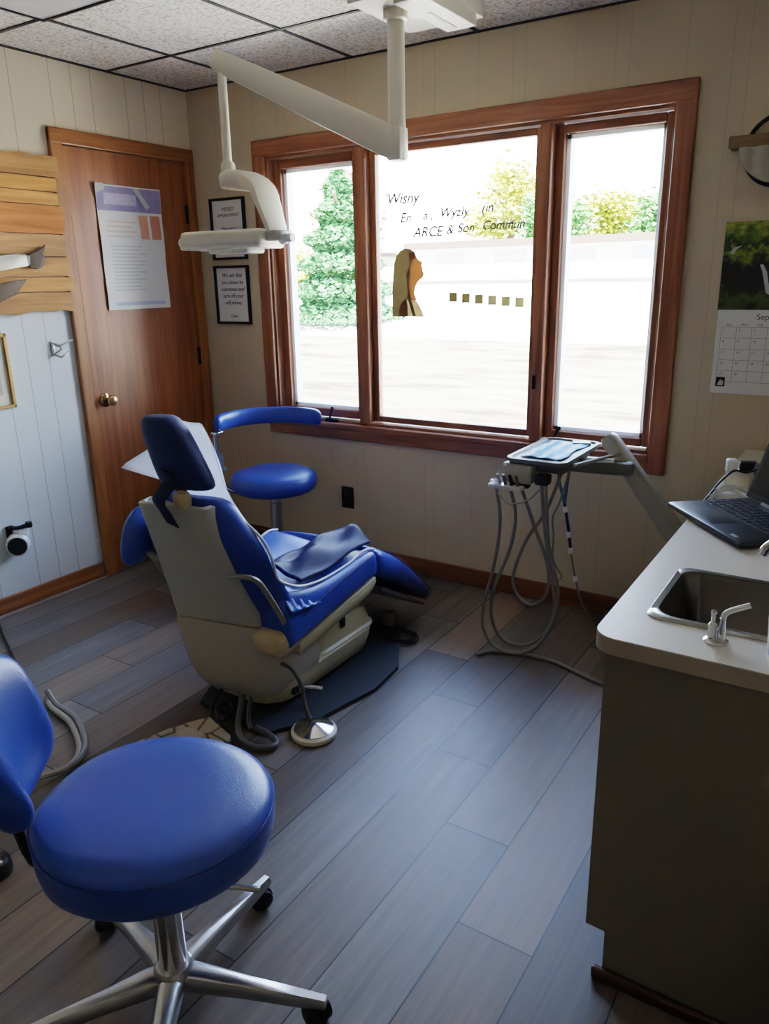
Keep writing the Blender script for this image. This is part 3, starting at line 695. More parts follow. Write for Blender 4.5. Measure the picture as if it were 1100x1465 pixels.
# waste bin at the end of the cabinet
wb = thing('waste_bin', (3.31, -2.0, 0), 'tall black waste bin standing against the cabinet end panel', 'bin')
loft(bm := newbm(), [rrect(3.215, 3.42, -1.99, -1.86, .03, .0), rrect(3.20, 3.435, -2.0, -1.85, .03, .38), rrect(3.205, 3.43, -1.995, -1.855, .03, .38), rrect(3.22, 3.415, -1.985, -1.865, .03, .02)], True)
obj('bin_body', bm, BLACK, wb)
obj('rim', loft(newbm(), [rrect(3.197, 3.438, -2.003, -1.847, .03, .37), rrect(3.197, 3.438, -2.003, -1.847, .03, .383), rrect(3.207, 3.428, -1.993, -1.857, .03, .383), rrect(3.207, 3.428, -1.993, -1.857, .03, .37)], False), BLACK, wb)
bm = newbm(); tube(bm, [(3.12+.035*cos(a), -1.90+.035*sin(a), .005) for a in [i*.5 for i in range(13)]]+[(3.19, -1.93, .005)], .003, 8)
tag(obj('cable_loop', bm, BLACK), 'black cable loop lying on the floor by the cabinet end', 'cable')

# ------------------------------------------------------------------ dental chair
ch = thing('dental_chair', (1.44, -1.1, .02), 'blue dental patient chair with grey shell back, headrest and tan base on black mat', 'dental chair')
CXX = 1.44
# back shell
def shsec(z, xl, xr, yl, yr, dep, r=.02):
    # plan polygon of a section: back edge from (xl,yl) to (xr,yr), depth towards the window
    dx, dy = xr-xl, yr-yl; L = math.hypot(dx, dy); ux, uy = dx/L, dy/L; nx, ny = -uy, ux
    P = lambda a, b: (xl+ux*a+nx*b, yl+uy*a+ny*b, z)
    return [P(r, 0), P(L-r, 0), P(L-r*.4, r*.3), P(L, r), P(L+.006, dep), P(-.006, dep), P(0, r), P(r*.4, r*.3)]
bm = newbm()
loft(bm, [shsec(.782, 1.325, 1.545, -1.628, -1.585, .035), shsec(.789, 1.322, 1.55, -1.63, -1.588, .05), shsec(.785, 1.312, 1.565, -1.640, -1.590, .075, .012), shsec(.74, 1.308, 1.568, -1.63, -1.578, .07), shsec(.60, 1.298, 1.58, -1.586, -1.53, .07), shsec(.45, 1.285, 1.592, -1.538, -1.48, .075), shsec(.345, 1.274, 1.602, -1.506, -1.442, .08)])
obj('back_shell', bm, SHELL, ch, ang=35)
def lowsec(z, xl, xr, yl, yr, xc, yc, yd):
    return [(xl+.015, yl, z), ((xl+xr)/2, (yl+yr)/2-.002, z), (xr, yr, z), ((xr+xc)/2, (yr+yc)/2-.006, z), (xc, yc, z), (xc, (yc+yd)/2, z), (xc, yd, z), (xl, yd+.02, z), (xl, yl+.06, z), (xl, yl+.015, z)]
bm = newbm()
loft(bm, [lowsec(.340, 1.272, 1.600, -1.508, -1.446, 1.622, -1.405, -1.33), lowsec(.325, 1.274, 1.60, -1.512, -1.45, 1.628, -1.405, -1.30), lowsec(.25, 1.29, 1.598, -1.51, -1.462, 1.655, -1.40, -1.22), lowsec(.18, 1.305, 1.592, -1.50, -1.468, 1.662, -1.395, -1.2), lowsec(.125, 1.322, 1.585, -1.487, -1.470, 1.655, -1.40, -1.2), lowsec(.085, 1.35, 1.57, -1.47, -1.458, 1.632, -1.395, -1.2), lowsec(.066, 1.39, 1.55, -1.45, -1.435, 1.60, -1.38, -1.22), lowsec(.062, 1.43, 1.53, -1.43, -1.41, 1.57, -1.37, -1.24)])
obj('lower_shell', bm, plain('lower_shell_beige', 'b3aa9a', .45, var=.05), ch, ang=40)
# backrest cushion
def bcsec(z, hw, yb, ye, yc):
    s = []
    sk = lambda x, y: (CXX+x, y-.10*(-x)*(1 if x < 0 else .3), z)
    s += [sk(-hw*.62, yb), sk(0, yb), sk(hw*.62, yb)]
    s += [sk(hw*.93, yb+(ye-yb)*.25), sk(hw, yb+(ye-yb)*.65), sk(hw*.985, ye-.004), sk(hw*.90, ye)]
    s += [sk(hw*.55, (ye+yc)/2-.004), sk(0, yc), sk(-hw*.55, (ye+yc)/2-.004)]
    s += [sk(-hw*.90, ye), sk(-hw*.985, ye-.004), sk(-hw, yb+(ye-yb)*.65), sk(-hw*.93, yb+(ye-yb)*.25)]
    return s
bst = [(.805, .10, -1.565, -1.515, -1.53), (.795, .135, -1.575, -1.49, -1.525), (.74, .165, -1.57, -1.472, -1.515), (.68, .215, -1.555, -1.462, -1.515), (.62, .25, -1.53, -1.458, -1.505), (.56, .258, -1.51, -1.452, -1.49), (.50, .257, -1.485, -1.40, -1.45), (.44, .25, -1.46, -1.36, -1.40), (.38, .235, -1.43, -1.345, -1.36), (.33, .22, -1.40, -1.34, -1.345)]
obj('backrest_cushion', loft(newbm(), [bcsec(*a) for a in bst]), plain('shaded_blue_vinyl_back', '26479a', .38, var=.05, bump=.25, bscale=380, spec=.4), ch, sub=1, ang=180)  # seat vinyl darkened here, the shade on the backrest put into its colour
# sewn side wing on the door side
bm = newbm()
loft(bm, [[(1.20+.035*cos(a)*k, -1.53+.075*sin(a)*k-.012*j, z) for a in [2*pi*i/12 for i in range(12)]] for j, (z, k) in enumerate(((.735, .25), (.71, .7), (.66, .95), (.60, .95), (.56, .8), (.54, .35)))])
obj('side_wing', bm, BLUE, ch, sub=1, ang=180)
# seat cushion
sst = [(-1.425, .262, .36, .49), (-1.41, .264, .362, .505), (-1.343, .278, .368, .475), (-1.25, .293, .388, .444), (-1.15, .310, .414, .434), (-1.02, .331, .436, .442), (-.93, .346, .449, .460), (-.885, .353, .447, .455), (-.868, .357, .435, .44)]
def seatsec(y, zb, zs, zp):
    h = .265; q = []
    q += [(CXX-h+.012, y, zb), (CXX, y, zb), (CXX+h-.012, y, zb), (CXX+h, y, zb+.012), (CXX+h+.002, y, (zb+zs)/2), (CXX+h, y, zs), (CXX+h-.018, y, zs+(zp-zs)*.5+.006), (CXX+h-.032, y, zp)]
    q += [(CXX+.14, y, zp-.012), (CXX, y, zp-.016), (CXX-.14, y, zp+.004+.02*sin(pi*min(1, max(0, (y+1.4)/.5)))), (CXX-h+.032, y, zp+.004), (CXX-h+.018, y, zs+(zp-zs)*.5+.006), (CXX-h, y, zs), (CXX-h-.002, y, (zb+zs)/2), (CXX-h, y, zb+.012)]
    return q
obj('seat_cushion', loft(newbm(), [seatsec(*a) for a in sst]), BLUE, ch, sub=1, ang=180)
# crinkled rear corner of the upholstery
def crink(a, j):
    y = -1.40+a*.16; x = 1.66+.05*j
    z = (.475-a*.25*.35)*(1-j)+(.40-.02*a)*j
    return (x, y, z+.010*sin(a*26+j*3)*sin(pi*j)*sin(pi*a)+.004)
obj('crinkled_corner', grid(newbm(), crink, 24, 10), BLUE, ch, ang=180, solid=.004)
# worn white piping along the sling edge, both sides
for s in (1, -1):
    p = [(.135, -1.495, .745), (.175, -1.478, .72), (.225, -1.460, .665), (.252, -1.452, .60), (.252, -1.435, .535), (.248, -1.365, .487), (.238, -1.286, .456), (.232, -1.169, .440), (.232, -1.02, .447), (.234, -.927, .466), (.238, -.865, .455)]
    bm = newbm(); tube(bm, [(CXX+s*a, b, c_) for a, b, c_ in p], .0048, 8)
    obj('piping', bm, PIPE, ch)
bm = newbm(); tube(bm, [(CXX+.2668, -1.331, .371), (CXX+.2672, -1.142, .416), (CXX+.267, -.914, .450)], .0022, 6); obj('side_seam', bm, DKBLUE, ch)
# footrest
fst = [(-.872, .255, .350, .452), (-.855, .262, .34, .456), (-.80, .264, .305, .436), (-.712, .262, .262, .384), (-.60, .258, .195, .296), (-.50, .254, .125, .21), (-.44, .25, .093, .16), (-.425, .24, .09, .13)]
def fsec(y, hw, zb, zt):
    return [(CXX-hw+.015, y, zb), (CXX, y, zb), (CXX+hw-.015, y, zb), (CXX+hw, y, zb+.015), (CXX+hw, y, zt-.02), (CXX+hw-.03, y, zt), (CXX, y, zt+.012), (CXX-hw+.03, y, zt), (CXX-hw, y, zt-.02), (CXX-hw, y, zb+.015)]
obj('footrest', loft(newbm(), [fsec(*a) for a in fst]), BLUE, ch, sub=1, ang=180)
# darker sleeve over the foot end
def sl(y, g):
    for i in range(len(fst)-1):
        a, b = fst[i], fst[i+1]
        if a[0] <= y <= b[0]:
            t = (y-a[0])/(b[0]-a[0]); return fsec(y, *[a[k]+(b[k]-a[k])*t+(g if k != 2 else -g) for k in (1, 2, 3)])
FS = sheer_mat('clear_vinyl_foot_cover', '6f6a80', .35, .25)
obj('foot_cover', loft(newbm(), [sl(y, .004) for y in (-.715, -.66, -.60, -.55, -.50, -.46, -.43)], False), FS, ch, ang=60)
obj('toe_plate', box(newbm(), (CXX, -.43, .085), (.44, .03, .012), Matrix.Rotation(radians(-38), 3, 'X'), .003), STEEL, ch)
prismf = [(CXX+.235, -.81, .262), (CXX+.235, -.80, .275), (CXX+.235, -.47, .083), (CXX+.235, -.475, .072)]
obj('footrest_plate', prism(newbm(), prismf, (-.47, 0, 0), .002), plain('grey_footrest_plate', '85868a', .3, .4), ch, smooth=False)
# seat frame and base
fp = [(-1.345, .272), (-.872, .349), (-.868, .325), (-.90, .298), (-1.0, .278), (-1.226, .245), (-1.34, .228)]
obj('seat_frame', prism(newbm(), [(CXX-.252, *p) for p in fp], (.504, 0, 0), .006), TAN, ch, ang=50)
obj('pivot_cover', box(newbm(), (CXX+.19, -1.385, .300), (.14, .145, .095), Matrix.Rotation(radians(9), 3, 'X'), .035, 4), TAN2, ch)
for s in (1, -1):
    x = CXX+s*.235
    bm = newbm(); tube(bm, [(CXX+s*.16, -1.545, .560), (x-s*.03, -1.548, .572), (x, -1.53, .565), (x+s*.01, -1.50, .53), (x+s*.012, -1.43, .41), (x+s*.012, -1.40, .35)], .0095, 8, True, 4)
    obj('recline_link', bm, plain('grey_link_metal', '9b9789', .35, .3), ch)
obj('lift_arm', box(newbm(), (CXX, -1.0, .25), (.36, .10, .10), Matrix.Rotation(radians(35), 3, 'X'), .02), SHELL, ch)
obj('lift_arm', box(newbm(), (CXX, -1.22, .22), (.34, .22, .08), Matrix.Rotation(radians(12), 3, 'X'), .02), SHELL, ch)
def bsec(z, x0, x1, y0, y1, r): return rrect(x0, x1, y0, y1, r, z, 6)
obj('base_lower', loft(newbm(), [bsec(.022, 1.285, 1.615, -1.395, -.83, .10), bsec(.04, 1.262, 1.638, -1.425, -.805, .11), bsec(.085, 1.252, 1.648, -1.435, -.79, .11), bsec(.118, 1.25, 1.65, -1.435, -.785, .11), bsec(.126, 1.262, 1.638, -1.42, -.80, .11)]), TAN, ch, ang=45)
obj('base_upper', loft(newbm(), [bsec(.120, 1.262, 1.643, -1.20, -.79, .07), bsec(.128, 1.262, 1.645, -1.20, -.788, .07), bsec(.136, 1.272, 1.634, -1.19, -.80, .06), bsec(.205, 1.285, 1.625, -1.175, -.825, .06), bsec(.222, 1.30, 1.605, -1.16, -.85, .06)]), TAN, ch, ang=40)
obj('bellows', loft(newbm(), [bsec(.12, 1.30, 1.61, -1.40, -1.19, .05), bsec(.22, 1.30, 1.61, -1.40, -1.19, .05)]), plain('dark_gap', '2c2a25', .7), ch, ang=40)
obj('switch', bx(newbm(), 1.622, 1.634, -1.03, -1.0, .178, .218, .004), BLACK, ch)
bm = newbm(); tube(bm, [(1.66, -1.30, .075), (1.70, -1.275, .07), (1.715, -1.265, .065)], .009, 10, False); obj('drain_valve', bm, CHROME, ch)
obj('slot', bx(newbm(), 1.628, 1.655, -1.345, -1.315, .06, .085, .004), BLACK, ch)
# headrest
def hsec(z, xl, xr, yb, th, skew=.10):
    f = lambda x, y: (x, y+skew*(x-CXX), z)
    m = (xl+xr)/2
    return [f(xl+.02, yb), f(m, yb-.004), f(xr-.02, yb), f(xr, yb+th*.3), f(xr, yb+th*.75), f(xr-.025, yb+th), f(m, yb+th*.92), f(xl+.025, yb+th), f(xl, yb+th*.75), f(xl, yb+th*.3)]
hr = obj('headrest', loft(newbm(), [hsec(1.068, 1.40, 1.472, -1.645, .05), hsec(1.062, 1.378, 1.492, -1.66, .085), hsec(1.02, 1.366, 1.515, -1.652, .09), hsec(.95, 1.362, 1.532, -1.632, .09), hsec(.88, 1.36, 1.548, -1.608, .085), hsec(.838, 1.362, 1.555, -1.592, .08), hsec(.828, 1.385, 1.535, -1.575, .05)]), DKBLUE, ch, sub=1, ang=180)
def band(a, j):
    pts = [(1.425, -1.666, 1.00), (1.43, -1.660, .93), (1.437, -1.648, .87), (1.437, -1.66, .84), (1.432, -1.662, .80), (1.44, -1.646, .765), (1.452, -1.634, .73)]
    P = band.P
    p = P[int(round(a*(len(P)-1)))]; w_ = .023
    return (p.x+(j-.5)*2*w_, p.y-.004+.10*(j-.5)*2*w_, p.z-(j-.5)*.012)
band.P = catmull([(1.452, -1.626, .90), (1.452, -1.612, .865), (1.443, -1.632, .84), (1.432, -1.65, .81), (1.436, -1.634, .775), (1.452, -1.622, .73)], 5)
obj('headrest_strap', grid(newbm(), band, 31, 4), plain('navy_webbing', '17234c', .7, bump=.4, bscale=700), hr, ang=180, solid=.004)
obj('headrest_post', box(newbm(), (1.475, -1.60, .805), (.055, .045, .06), None, .018), TAN2, ch)
# white sheet over the headrest
def sheet(a, j):
    # a across (door side -> window side), j top -> bottom
    x = 1.375+.16*a+.05*j*a; z = 1.035-.30*j
    y = -1.535+.10*(x-CXX)+.085*j-.02*sin(pi*a)*0+.010*sin(a*7+j*6)
    e = max(0, .22-a)/.22
    q_ = max(0, 1-abs(j-.42)/.3); y -= .16*e*q_; x -= .10*e*q_; z -= .01*e
    e2 = max(0, a-.82)/.18
    y -= .03*e2
    return (x, y, z)
tag(obj('headrest_cover', grid(newbm(), sheet, 26, 22), backlit(plain('white_paper_cloth', 'eceef4', .8, var=.04, nscale=50), .55), ang=180, solid=.002), 'white paper cover draped over the front of the dental chair headrest', 'headrest cover')
# folded dark apron on the seat
def apron(a, j):
    A0, B0, C0, D0 = Vector((1.53, -1.34, .505)), Vector((1.47, -.855, .475)), Vector((1.64, -.83, .465)), Vector((1.672, -1.30, .472))
    p = (A0*(1-a)+B0*a)*(1-j)+(D0*(1-a)+C0*a)*j
    p.z += .05*sin(pi*j)**1.4*(.5+.5*a)+.014*sin(a*9+j*7)*sin(pi*j)+.010*sin(a*6-j*10)*sin(pi*a)+.012*max(0, a-.75)*4*(1-j)
    p.z = max(p.z, .447+.03*(1-a)*0)
    return p
tag(obj('lead_apron', grid(newbm(), apron, 34, 20), NAVY, ang=180, solid=.008), 'dark navy vinyl apron lying folded across the dental chair seat', 'apron')

# floor mat under the chair
mt = obj('floor_mat', prism(newbm(), [(1.27, -1.34, .001), (1.34, -1.49, .001), (1.67, -1.52, .001), (1.765, -1.37, .001), (1.825, -1.10, .001), (1.81, -.91, .001), (1.64, -.62, .001), (1.25, -.62, .001)], (0, 0, .016), .003), RUBBER, smooth=False)
tag(mt, 'black angular rubber mat on the floor under the dental chair', 'mat')
# foot control and its cord
fc = thing('foot_control', (1.80, -1.43, 0), 'round chrome foot control with cream rim on the floor beside chair base', 'foot control')
obj('cream_rim', lathe(newbm(), (1.80, -1.425, 0), [(.07, 0), (.076, .006), (.076, .018), (.068, .024), (0, .024)], 36), CREAM2, fc)
obj('chrome_disc', lathe(newbm(), (1.80, -1.425, .022), [(.066, 0), (.066, .005), (.03, .020), (.012, .026), (0, .027)], 36), CHROME, fc)
bm = newbm(); tube(bm, [(1.655, -1.40, .21), (1.70, -1.40, .20), (1.735, -1.40, .15), (1.755, -1.41, .09), (1.775, -1.415, .055), (1.785, -1.42, .046)], .007, 8); obj('cord', bm, HOSED, fc)
# hose bundle behind the chair
bm = newbm(); tube(bm, [(1.50, -1.43, .10), (1.53, -1.48, .05), (1.57, -1.54, .028), (1.62, -1.585, .018), (1.69, -1.60, .014), (1.735, -1.575, .014), (1.74, -1.545, .014), (1.70, -1.53, .022), (1.64, -1.53, .03)], .011, 8)
tag(obj('supply_hose', bm, HOSED), 'thick grey supply hose curling on the floor behind the dental chair base', 'hose')
bm = newbm(); tube(bm, [(1.545, -1.43, .11), (1.56, -1.47, .06), (1.60, -1.52, .03), (1.63, -1.54, .026)], .008, 8)
tag(obj('supply_hose', bm, HOSED), 'short grey hose running down from chair shell to the floor', 'hose')
bm = newbm(); tube(bm, [(1.43, -1.42, .10), (1.41, -1.47, .05), (1.42, -1.51, .025), (1.46, -1.55, .02), (1.52, -1.56, .03), (1.50, -1.49, .028), (1.45, -1.46, .028), (1.44, -1.50, .03), (1.50, -1.56, .036), (1.58, -1.60, .018)], .006, 8)
tag(obj('coiled_lead', bm, BLACK), 'black cord coiled on the mat edge beneath the chair shell', 'cord')
bm = newbm(); tube(bm, [(1.62, -.66, .03), (1.68, -.735, .022), (1.735, -.715, .012), (1.752, -.675, .01), (1.72, -.63, .01), (1.66, -.63, .012), (1.62, -.67, .026), (1.65, -.73, .03), (1.71, -.73, .02), (1.745, -.69, .018), (1.70, -.645, .022), (1.63, -.64, .025)], .007, 8)
tag(obj('coiled_lead', bm, BLACK), 'black cord coiled on the floor in front of the chair base', 'cord')
pb = obj('junction_box', box(newbm(), (1.585, -.625, .05), (.05, .04, .066), None, .006), GREYD); tag(pb, 'grey plug box on the mat under the footrest', 'plug box')
# low floor box
fb = thing('floor_box', (1.46, -1.66, 0), 'low pale utility floor box with cracked patterned top behind the chair', 'floor box')
m_, nt, b = newmat('cracked_cream_top')
vo = N(nt, 'ShaderNodeTexVoronoi', feature='DISTANCE_TO_EDGE'); vo.inputs['Scale'].default_value = 16
ge = N(nt, 'ShaderNodeNewGeometry'); nt.links.new(ge.outputs['Position'], vo.inputs['Vector'])
cr = N(nt, 'ShaderNodeValToRGB'); cr.color_ramp.elements[0].position = .03; cr.color_ramp.elements[0].color = (*hexc('5a5246'), 1); cr.color_ramp.elements[1].position = .09; cr.color_ramp.elements[1].color = (*hexc('b5aa97'), 1)
nt.links.new(vo.outputs['Distance'], cr.inputs[0]); nt.links.new(cr.outputs[0], b.inputs['Base Color']); b.inputs['Roughness'].default_value = .6
obj('box', prism(newbm(), [(1.40, -1.66, 0), (1.36, -1.80, 0), (1.56, -1.80, 0), (1.625, -1.66, 0), (1.60, -1.605, 0), (1.46, -1.56, 0)], (0, 0, .032), .006), m_, fb)
obj('lid_plate', prism(newbm(), [(1.45, -1.645, .0315), (1.44, -1.70, .0315), (1.52, -1.70, .0315), (1.53, -1.65, .0315)], (0, 0, .004), .001), plain('pale_plate', 'bdb4a4', .5), fb)
# hoses at the left
for i, off in enumerate((0, .022)):
    bm = newbm(); tube(bm, [(.84, -1.755+off*.2, .015+off), (.912, -1.79+off, .015), (1.05, -1.815+off*1.2, .015), (1.183, -1.876+off, .015), (1.245, -1.925+off*.8, .015), (1.27, -1.975+off*.5, .015), (1.255, -2.03+off*.3, .015), (1.20, -2.10, .015), (1.12, -2.16, .016), (1.0, -2.2-off, .015)], .010, 8)
    tag(obj('floor_hose', bm, (HOSEL, HOSE)[i]), ('light grey hose curving on floor behind the foreground stool backrest', 'darker grey hose lying beside the light one behind foreground stool')[i], 'hose', 'hoses behind the foreground stool')
bm = newbm(); tube(bm, [(.02, -1.44, .05), (.10, -1.485, .008), (.22, -1.54, .006), (.34, -1.59, .006), (.6, -1.70, .006), (.85, -1.80, .006)], .005, 8)
tag(obj('black_cord', bm, BLACK), 'thin black cord crossing the floor near the left baseboard', 'cord')
pd = thing('foot_pedal', (1.49, -2.35, 0), 'small round black foot pedal with pale studs on floor, cut by left edge', 'pedal')
obj('pedal_body', lathe(newbm(), (1.482, -2.345, 0), [(.04, 0), (.043, .01), (.04, .035), (.03, .045), (0, .048)], 24), BLACK, pd)
bm = newbm()
for a in (-.6, .1): lathe(bm, (1.482+.03*cos(a), -2.345+.03*sin(a), .036), [(.006, 0), (.006, .011), (0, .012)], 10)
obj('stud', bm, ALU, pd)

# ------------------------------------------------------------------ five-star stool base
def star_base(par, cx, cy, R, angs, zt, mat, post_mat, ztop):
    for a in angs:
        a = radians(a); d = Vector((cos(a), sin(a), 0)); nrm = Vector((-sin(a), cos(a), 0)); o = Vector((cx, cy, 0))
        bm = newbm(); secs = []
        for r, w_, z0, z1 in ((.015, .026, .070, .105), (.05, .024, .068, .106), (R*.5, .018, .062, .092), (R*.85, .015, .054, .078), (R+.012, .012, .052, .070)):
            c0 = o+d*r
            secs.append([c0+nrm*w_+Vector((0, 0, z0)), c0+nrm*w_*1.0+Vector((0, 0, z1-.008)), c0+nrm*w_*.6+Vector((0, 0, z1)), c0-nrm*w_*.6+Vector((0, 0, z1)), c0-nrm*w_+Vector((0, 0, z1-.008)), c0-nrm*w_+Vector((0, 0, z0))])
        loft(bm, secs); lg = obj('leg', bm, mat, par, ang=50)
        # caster: twin wheels with hood
        c0 = o+d*R; ca_ = a+random.uniform(.5, 1.3); ax = Vector((cos(ca_), sin(ca_), 0)); tr = Vector((-sin(ca_), cos(ca_), 0))*.012
        rm = Matrix.Rotation(ca_, 4, 'Z')
        bm = newbm()
        for s in (-1, 1):
            lathe(bm, c0+tr+ax*s*.0145+Vector((0, 0, .0255)), [(0, -.009), (.02, -.009), (.0255, -.005), (.0255, .005), (.02, .009), (0, .009)], 20, 'X', rm)
        lathe(bm, c0+Vector((0, 0, .030)), [(.008, 0), (.009, .024), (0, .024)], 10)
        hood = bmesh.new()
        secs = []
        for k in range(7):
            t = pi*k/6; p = [c0+tr+ax*s*.008+Vector((-sin(ca_)*cos(t)*.029, cos(ca_)*cos(t)*.029, .0255+sin(t)*.029)) for s in (-1, 1)]
            q = [c0+tr+ax*s*.008+Vector((-sin(ca_)*cos(t)*.022, cos(ca_)*cos(t)*.022, .0255+sin(t)*.022)) for s in (1, -1)]
            secs.append(p+q)
        loft(hood, secs); merge(bm, hood)
        cs = obj('caster', bm, BLACK, par)
    obj('hub', lathe(newbm(), (cx, cy, .058), [(.02, 0), (.04, .004), (.042, .045), (.034, .056), (0, .057)], 28), mat, par)
    obj('post', lathe(newbm(), (cx, cy, .10), [(.027, 0), (.029, .012), (.029, (zt-.10)*.82), (.023, (zt-.10)*.83), (.022, zt-.10+.01), (0, zt-.10+.01)], 28), post_mat, par)

# foreground operator stool
st = thing('operator_stool', (2.165, -2.358, 0), 'large blue operator stool with backrest on chrome five star base in foreground', 'stool')
SC = Vector((2.165, -2.358, 0))
star_base(st, SC.x, SC.y, .305, (24, 95, 168, 236, 306), .40, ALU, CHROME, .4)
obj('tilt_plate', bx(newbm(), SC.x-.09, SC.x+.09, SC.y-.07, SC.y+.07, .392, .412, .006), BLACK, st)
fwd = Vector((.84, .54, 0)); sid = Vector((-.54, .84, 0))
def seat_ring(k, z, n=48, lift=0):
    out = []
    for i in range(n):
        a = 2*pi*i/n
        r = 1-.07*max(0, cos(a-pi))**4          # flattened towards the backrest
        p = SC+fwd*(.232*k*r*cos(a))+sid*(.218*k*r*sin(a))
        aw = ((a-radians(205)+pi) % (2*pi))-pi
        out.append((p.x, p.y, z+(.020*math.exp(-(aw/.38)**2)*max(0, (k-.6)/.4) if z > .47 else 0)))
    return out
prof = [(.80, .412), (.90, .414), (.955, .428), (.975, .45), (.985, .475), (.982, .490), (.965, .502), (.90, .514), (.75, .522), (.5, .525), (.25, .525), (.08, .525)]
obj('seat', loft(newbm(), [seat_ring(k, z) for k, z in prof]), BLUE, st, ang=180)
bm = newbm(); tube(bm, [Vector(p) for p in seat_ring(.982, .4925)]+[Vector(seat_ring(.982, .4925)[0])], .0022, 6, False); obj('seat_seam', bm, plain('dark_blue_seam', '1c3a86', .5), st)
bm = newbm(); q = SC+fwd*.02+Vector((0, 0, .405)); tube(bm, [q, Vector((2.25, -2.352, .375)), Vector((2.285, -2.338, .352)), Vector((2.318, -2.308, .338)), Vector((2.352, -2.284, .33))], .006, 8); obj('height_lever', bm, CHROME, st)
# curved backrest pad
BC = SC-fwd*.03
def backpad(a, t):
    """ring section around the pad's cross-section at arc position a in -1..1"""
    ang = pi+.25+a*radians(40)
    d = fwd*cos(ang)+sid*sin(ang); Rr = .232
    h = .14*(1-.42*abs(a)**3)
    if abs(a) > .97: h *= .55
    th = .036*(1 if abs(a) < .95 else .5)
    out = []
    for i in range(16):
        b_ = 2*pi*i/16
        cc = math.copysign(abs(cos(b_))**.7, cos(b_)); ss = math.copysign(abs(sin(b_))**.7, sin(b_))
        p = BC+d*(Rr+th*cc+.03*ss*1)+Vector((0, 0, .668+h*ss))
        out.append(p)
    return out
obj('backrest', loft(newbm(), [backpad(-1+2*i/18, 0) for i in range(19)]), BLUE, st, ang=180, sub=1)
bm = newbm(); tube(bm, [SC+Vector((-.05, -.05, .404)), Vector((2.02, -2.502, .404)), Vector((1.998, -2.518, .425)), Vector((1.99, -2.53, .50)), Vector((1.962, -2.55, .60)), Vector((1.93, -2.56, .68))], .009, 8)
obj('backrest_bar', bm, BLACK, st)

# assistant stool by the window
s2 = thing('assistant_stool', (.76, -.36, 0), 'blue round assistant stool with curved padded arm standing by the door', 'stool')
AC = Vector((.755, -.36, 0))
star_base(s2, AC.x, AC.y, .27, (40, 112, 184, 256, 328), .44, ALU, plain('satin_chrome', 'c0c0c2', .35, .8), .44)
prof = [(.70, .438), (.88, .442), (.96, .456), (1.0, .48), (1.0, .495), (.965, .515), (.88, .53), (.7, .539), (.4, .543), (.1, .544)]
obj('seat', loft(newbm(), [[(AC.x+.214*k*cos(2*pi*i/40), AC.y+.214*k*sin(2*pi*i/40), z+.006) for i in range(40)] for k, z in prof]), BLUE, s2, ang=180)
il = Vector((-.84, -.54, 0)); ib = Vector((-.54, .84, 0))
bm = newbm(); tube(bm, [AC+Vector((0, 0, .436)), AC+il*.14+Vector((0, 0, .433)), AC+il*.225+Vector((0, 0, .45)), AC+il*.262+Vector((0, 0, .50)), AC+il*.27+Vector((0, 0, .56)), AC+il*.272+Vector((0, 0, .62)), AC+il*.275+Vector((0, 0, .73))], .012, 10)
obj('arm_rod', bm, CHROME, s2)
bm = newbm(); tube(bm, [AC+il*.252+Vector((0, 0, .55)), AC+il*.252+Vector((0, 0, .63))], .009, 10, False); lathe(bm, AC+il*.245+Vector((0, 0, .545)), [(.012, 0), (.014, .01), (.012, .02), (0, .021)], 12); obj('clamp_lever', bm, ALU, s2)
obj('arm_bracket', box(newbm(), AC+il*.268+Vector((0, 0, .737)), (.05, .05, .012), None, .004), CHROME, s2)
secs = []
for i in range(21):
    t = i/20; ang = radians(214-t*152)
    d = Vector((cos(ang), sin(ang), 0)); k = 1 if 0 < i < 20 else .6
    c0 = AC+d*.262+Vector((0, 0, .776))
    if i == 0: c0 -= Vector((-sin(ang), cos(ang), 0))*-.012
    secs.append([c0+d*.026*k*math.copysign(abs(cos(b_))**.75, cos(b_))+Vector((0, 0, .043*k*math.copysign(abs(sin(b_))**.75, sin(b_)))) for b_ in [2*pi*j/14 for j in range(14)]])
obj('arm_pad', loft(newbm(), secs), BLUE, s2, ang=180, sub=1)

# ------------------------------------------------------------------ dental light on the ceiling
dl = thing('dental_light', (1.66, -.60, H-.08), 'cream ceiling mounted dental examination light on jointed arm above the chair', 'dental light')
obj('ceiling_plate', bx(newbm(), 1.565, 1.87, -.78, -.385, 2.30, H-.001, .004), CREAM, dl, smooth=False)
obj('ceiling_box', bx(newbm(), 1.755, 1.868, -.80, -.44, 2.262, 2.302, .003), plain('cream_side_box', 'cfc8b6', .4), dl, smooth=False)
bm = newbm(); bx(bm, 1.70, 1.712, -.47, -.42, 2.2985, 2.301); bx(bm, 1.74, 1.75, -.50, -.43, 2.2985, 2.301); bx(bm, 1.80, 1.812, -.66, -.47, 2.2605, 2.263)
obj('slot', bm, BLACK, dl, smooth=False)
obj('collar', lathe(newbm(), (1.66, -.63, 2.268), [(.03, 0), (.042, .004), (.042, .032), (0, .033)], 24), CREAM, dl)
obj('drop_pole', lathe(newbm(), (1.66, -.63, 1.835), [(.0, 0), (.031, .002), (.031, .13), (.0295, .135), (.0295, .45), (0, .45)], 24), CREAM, dl)
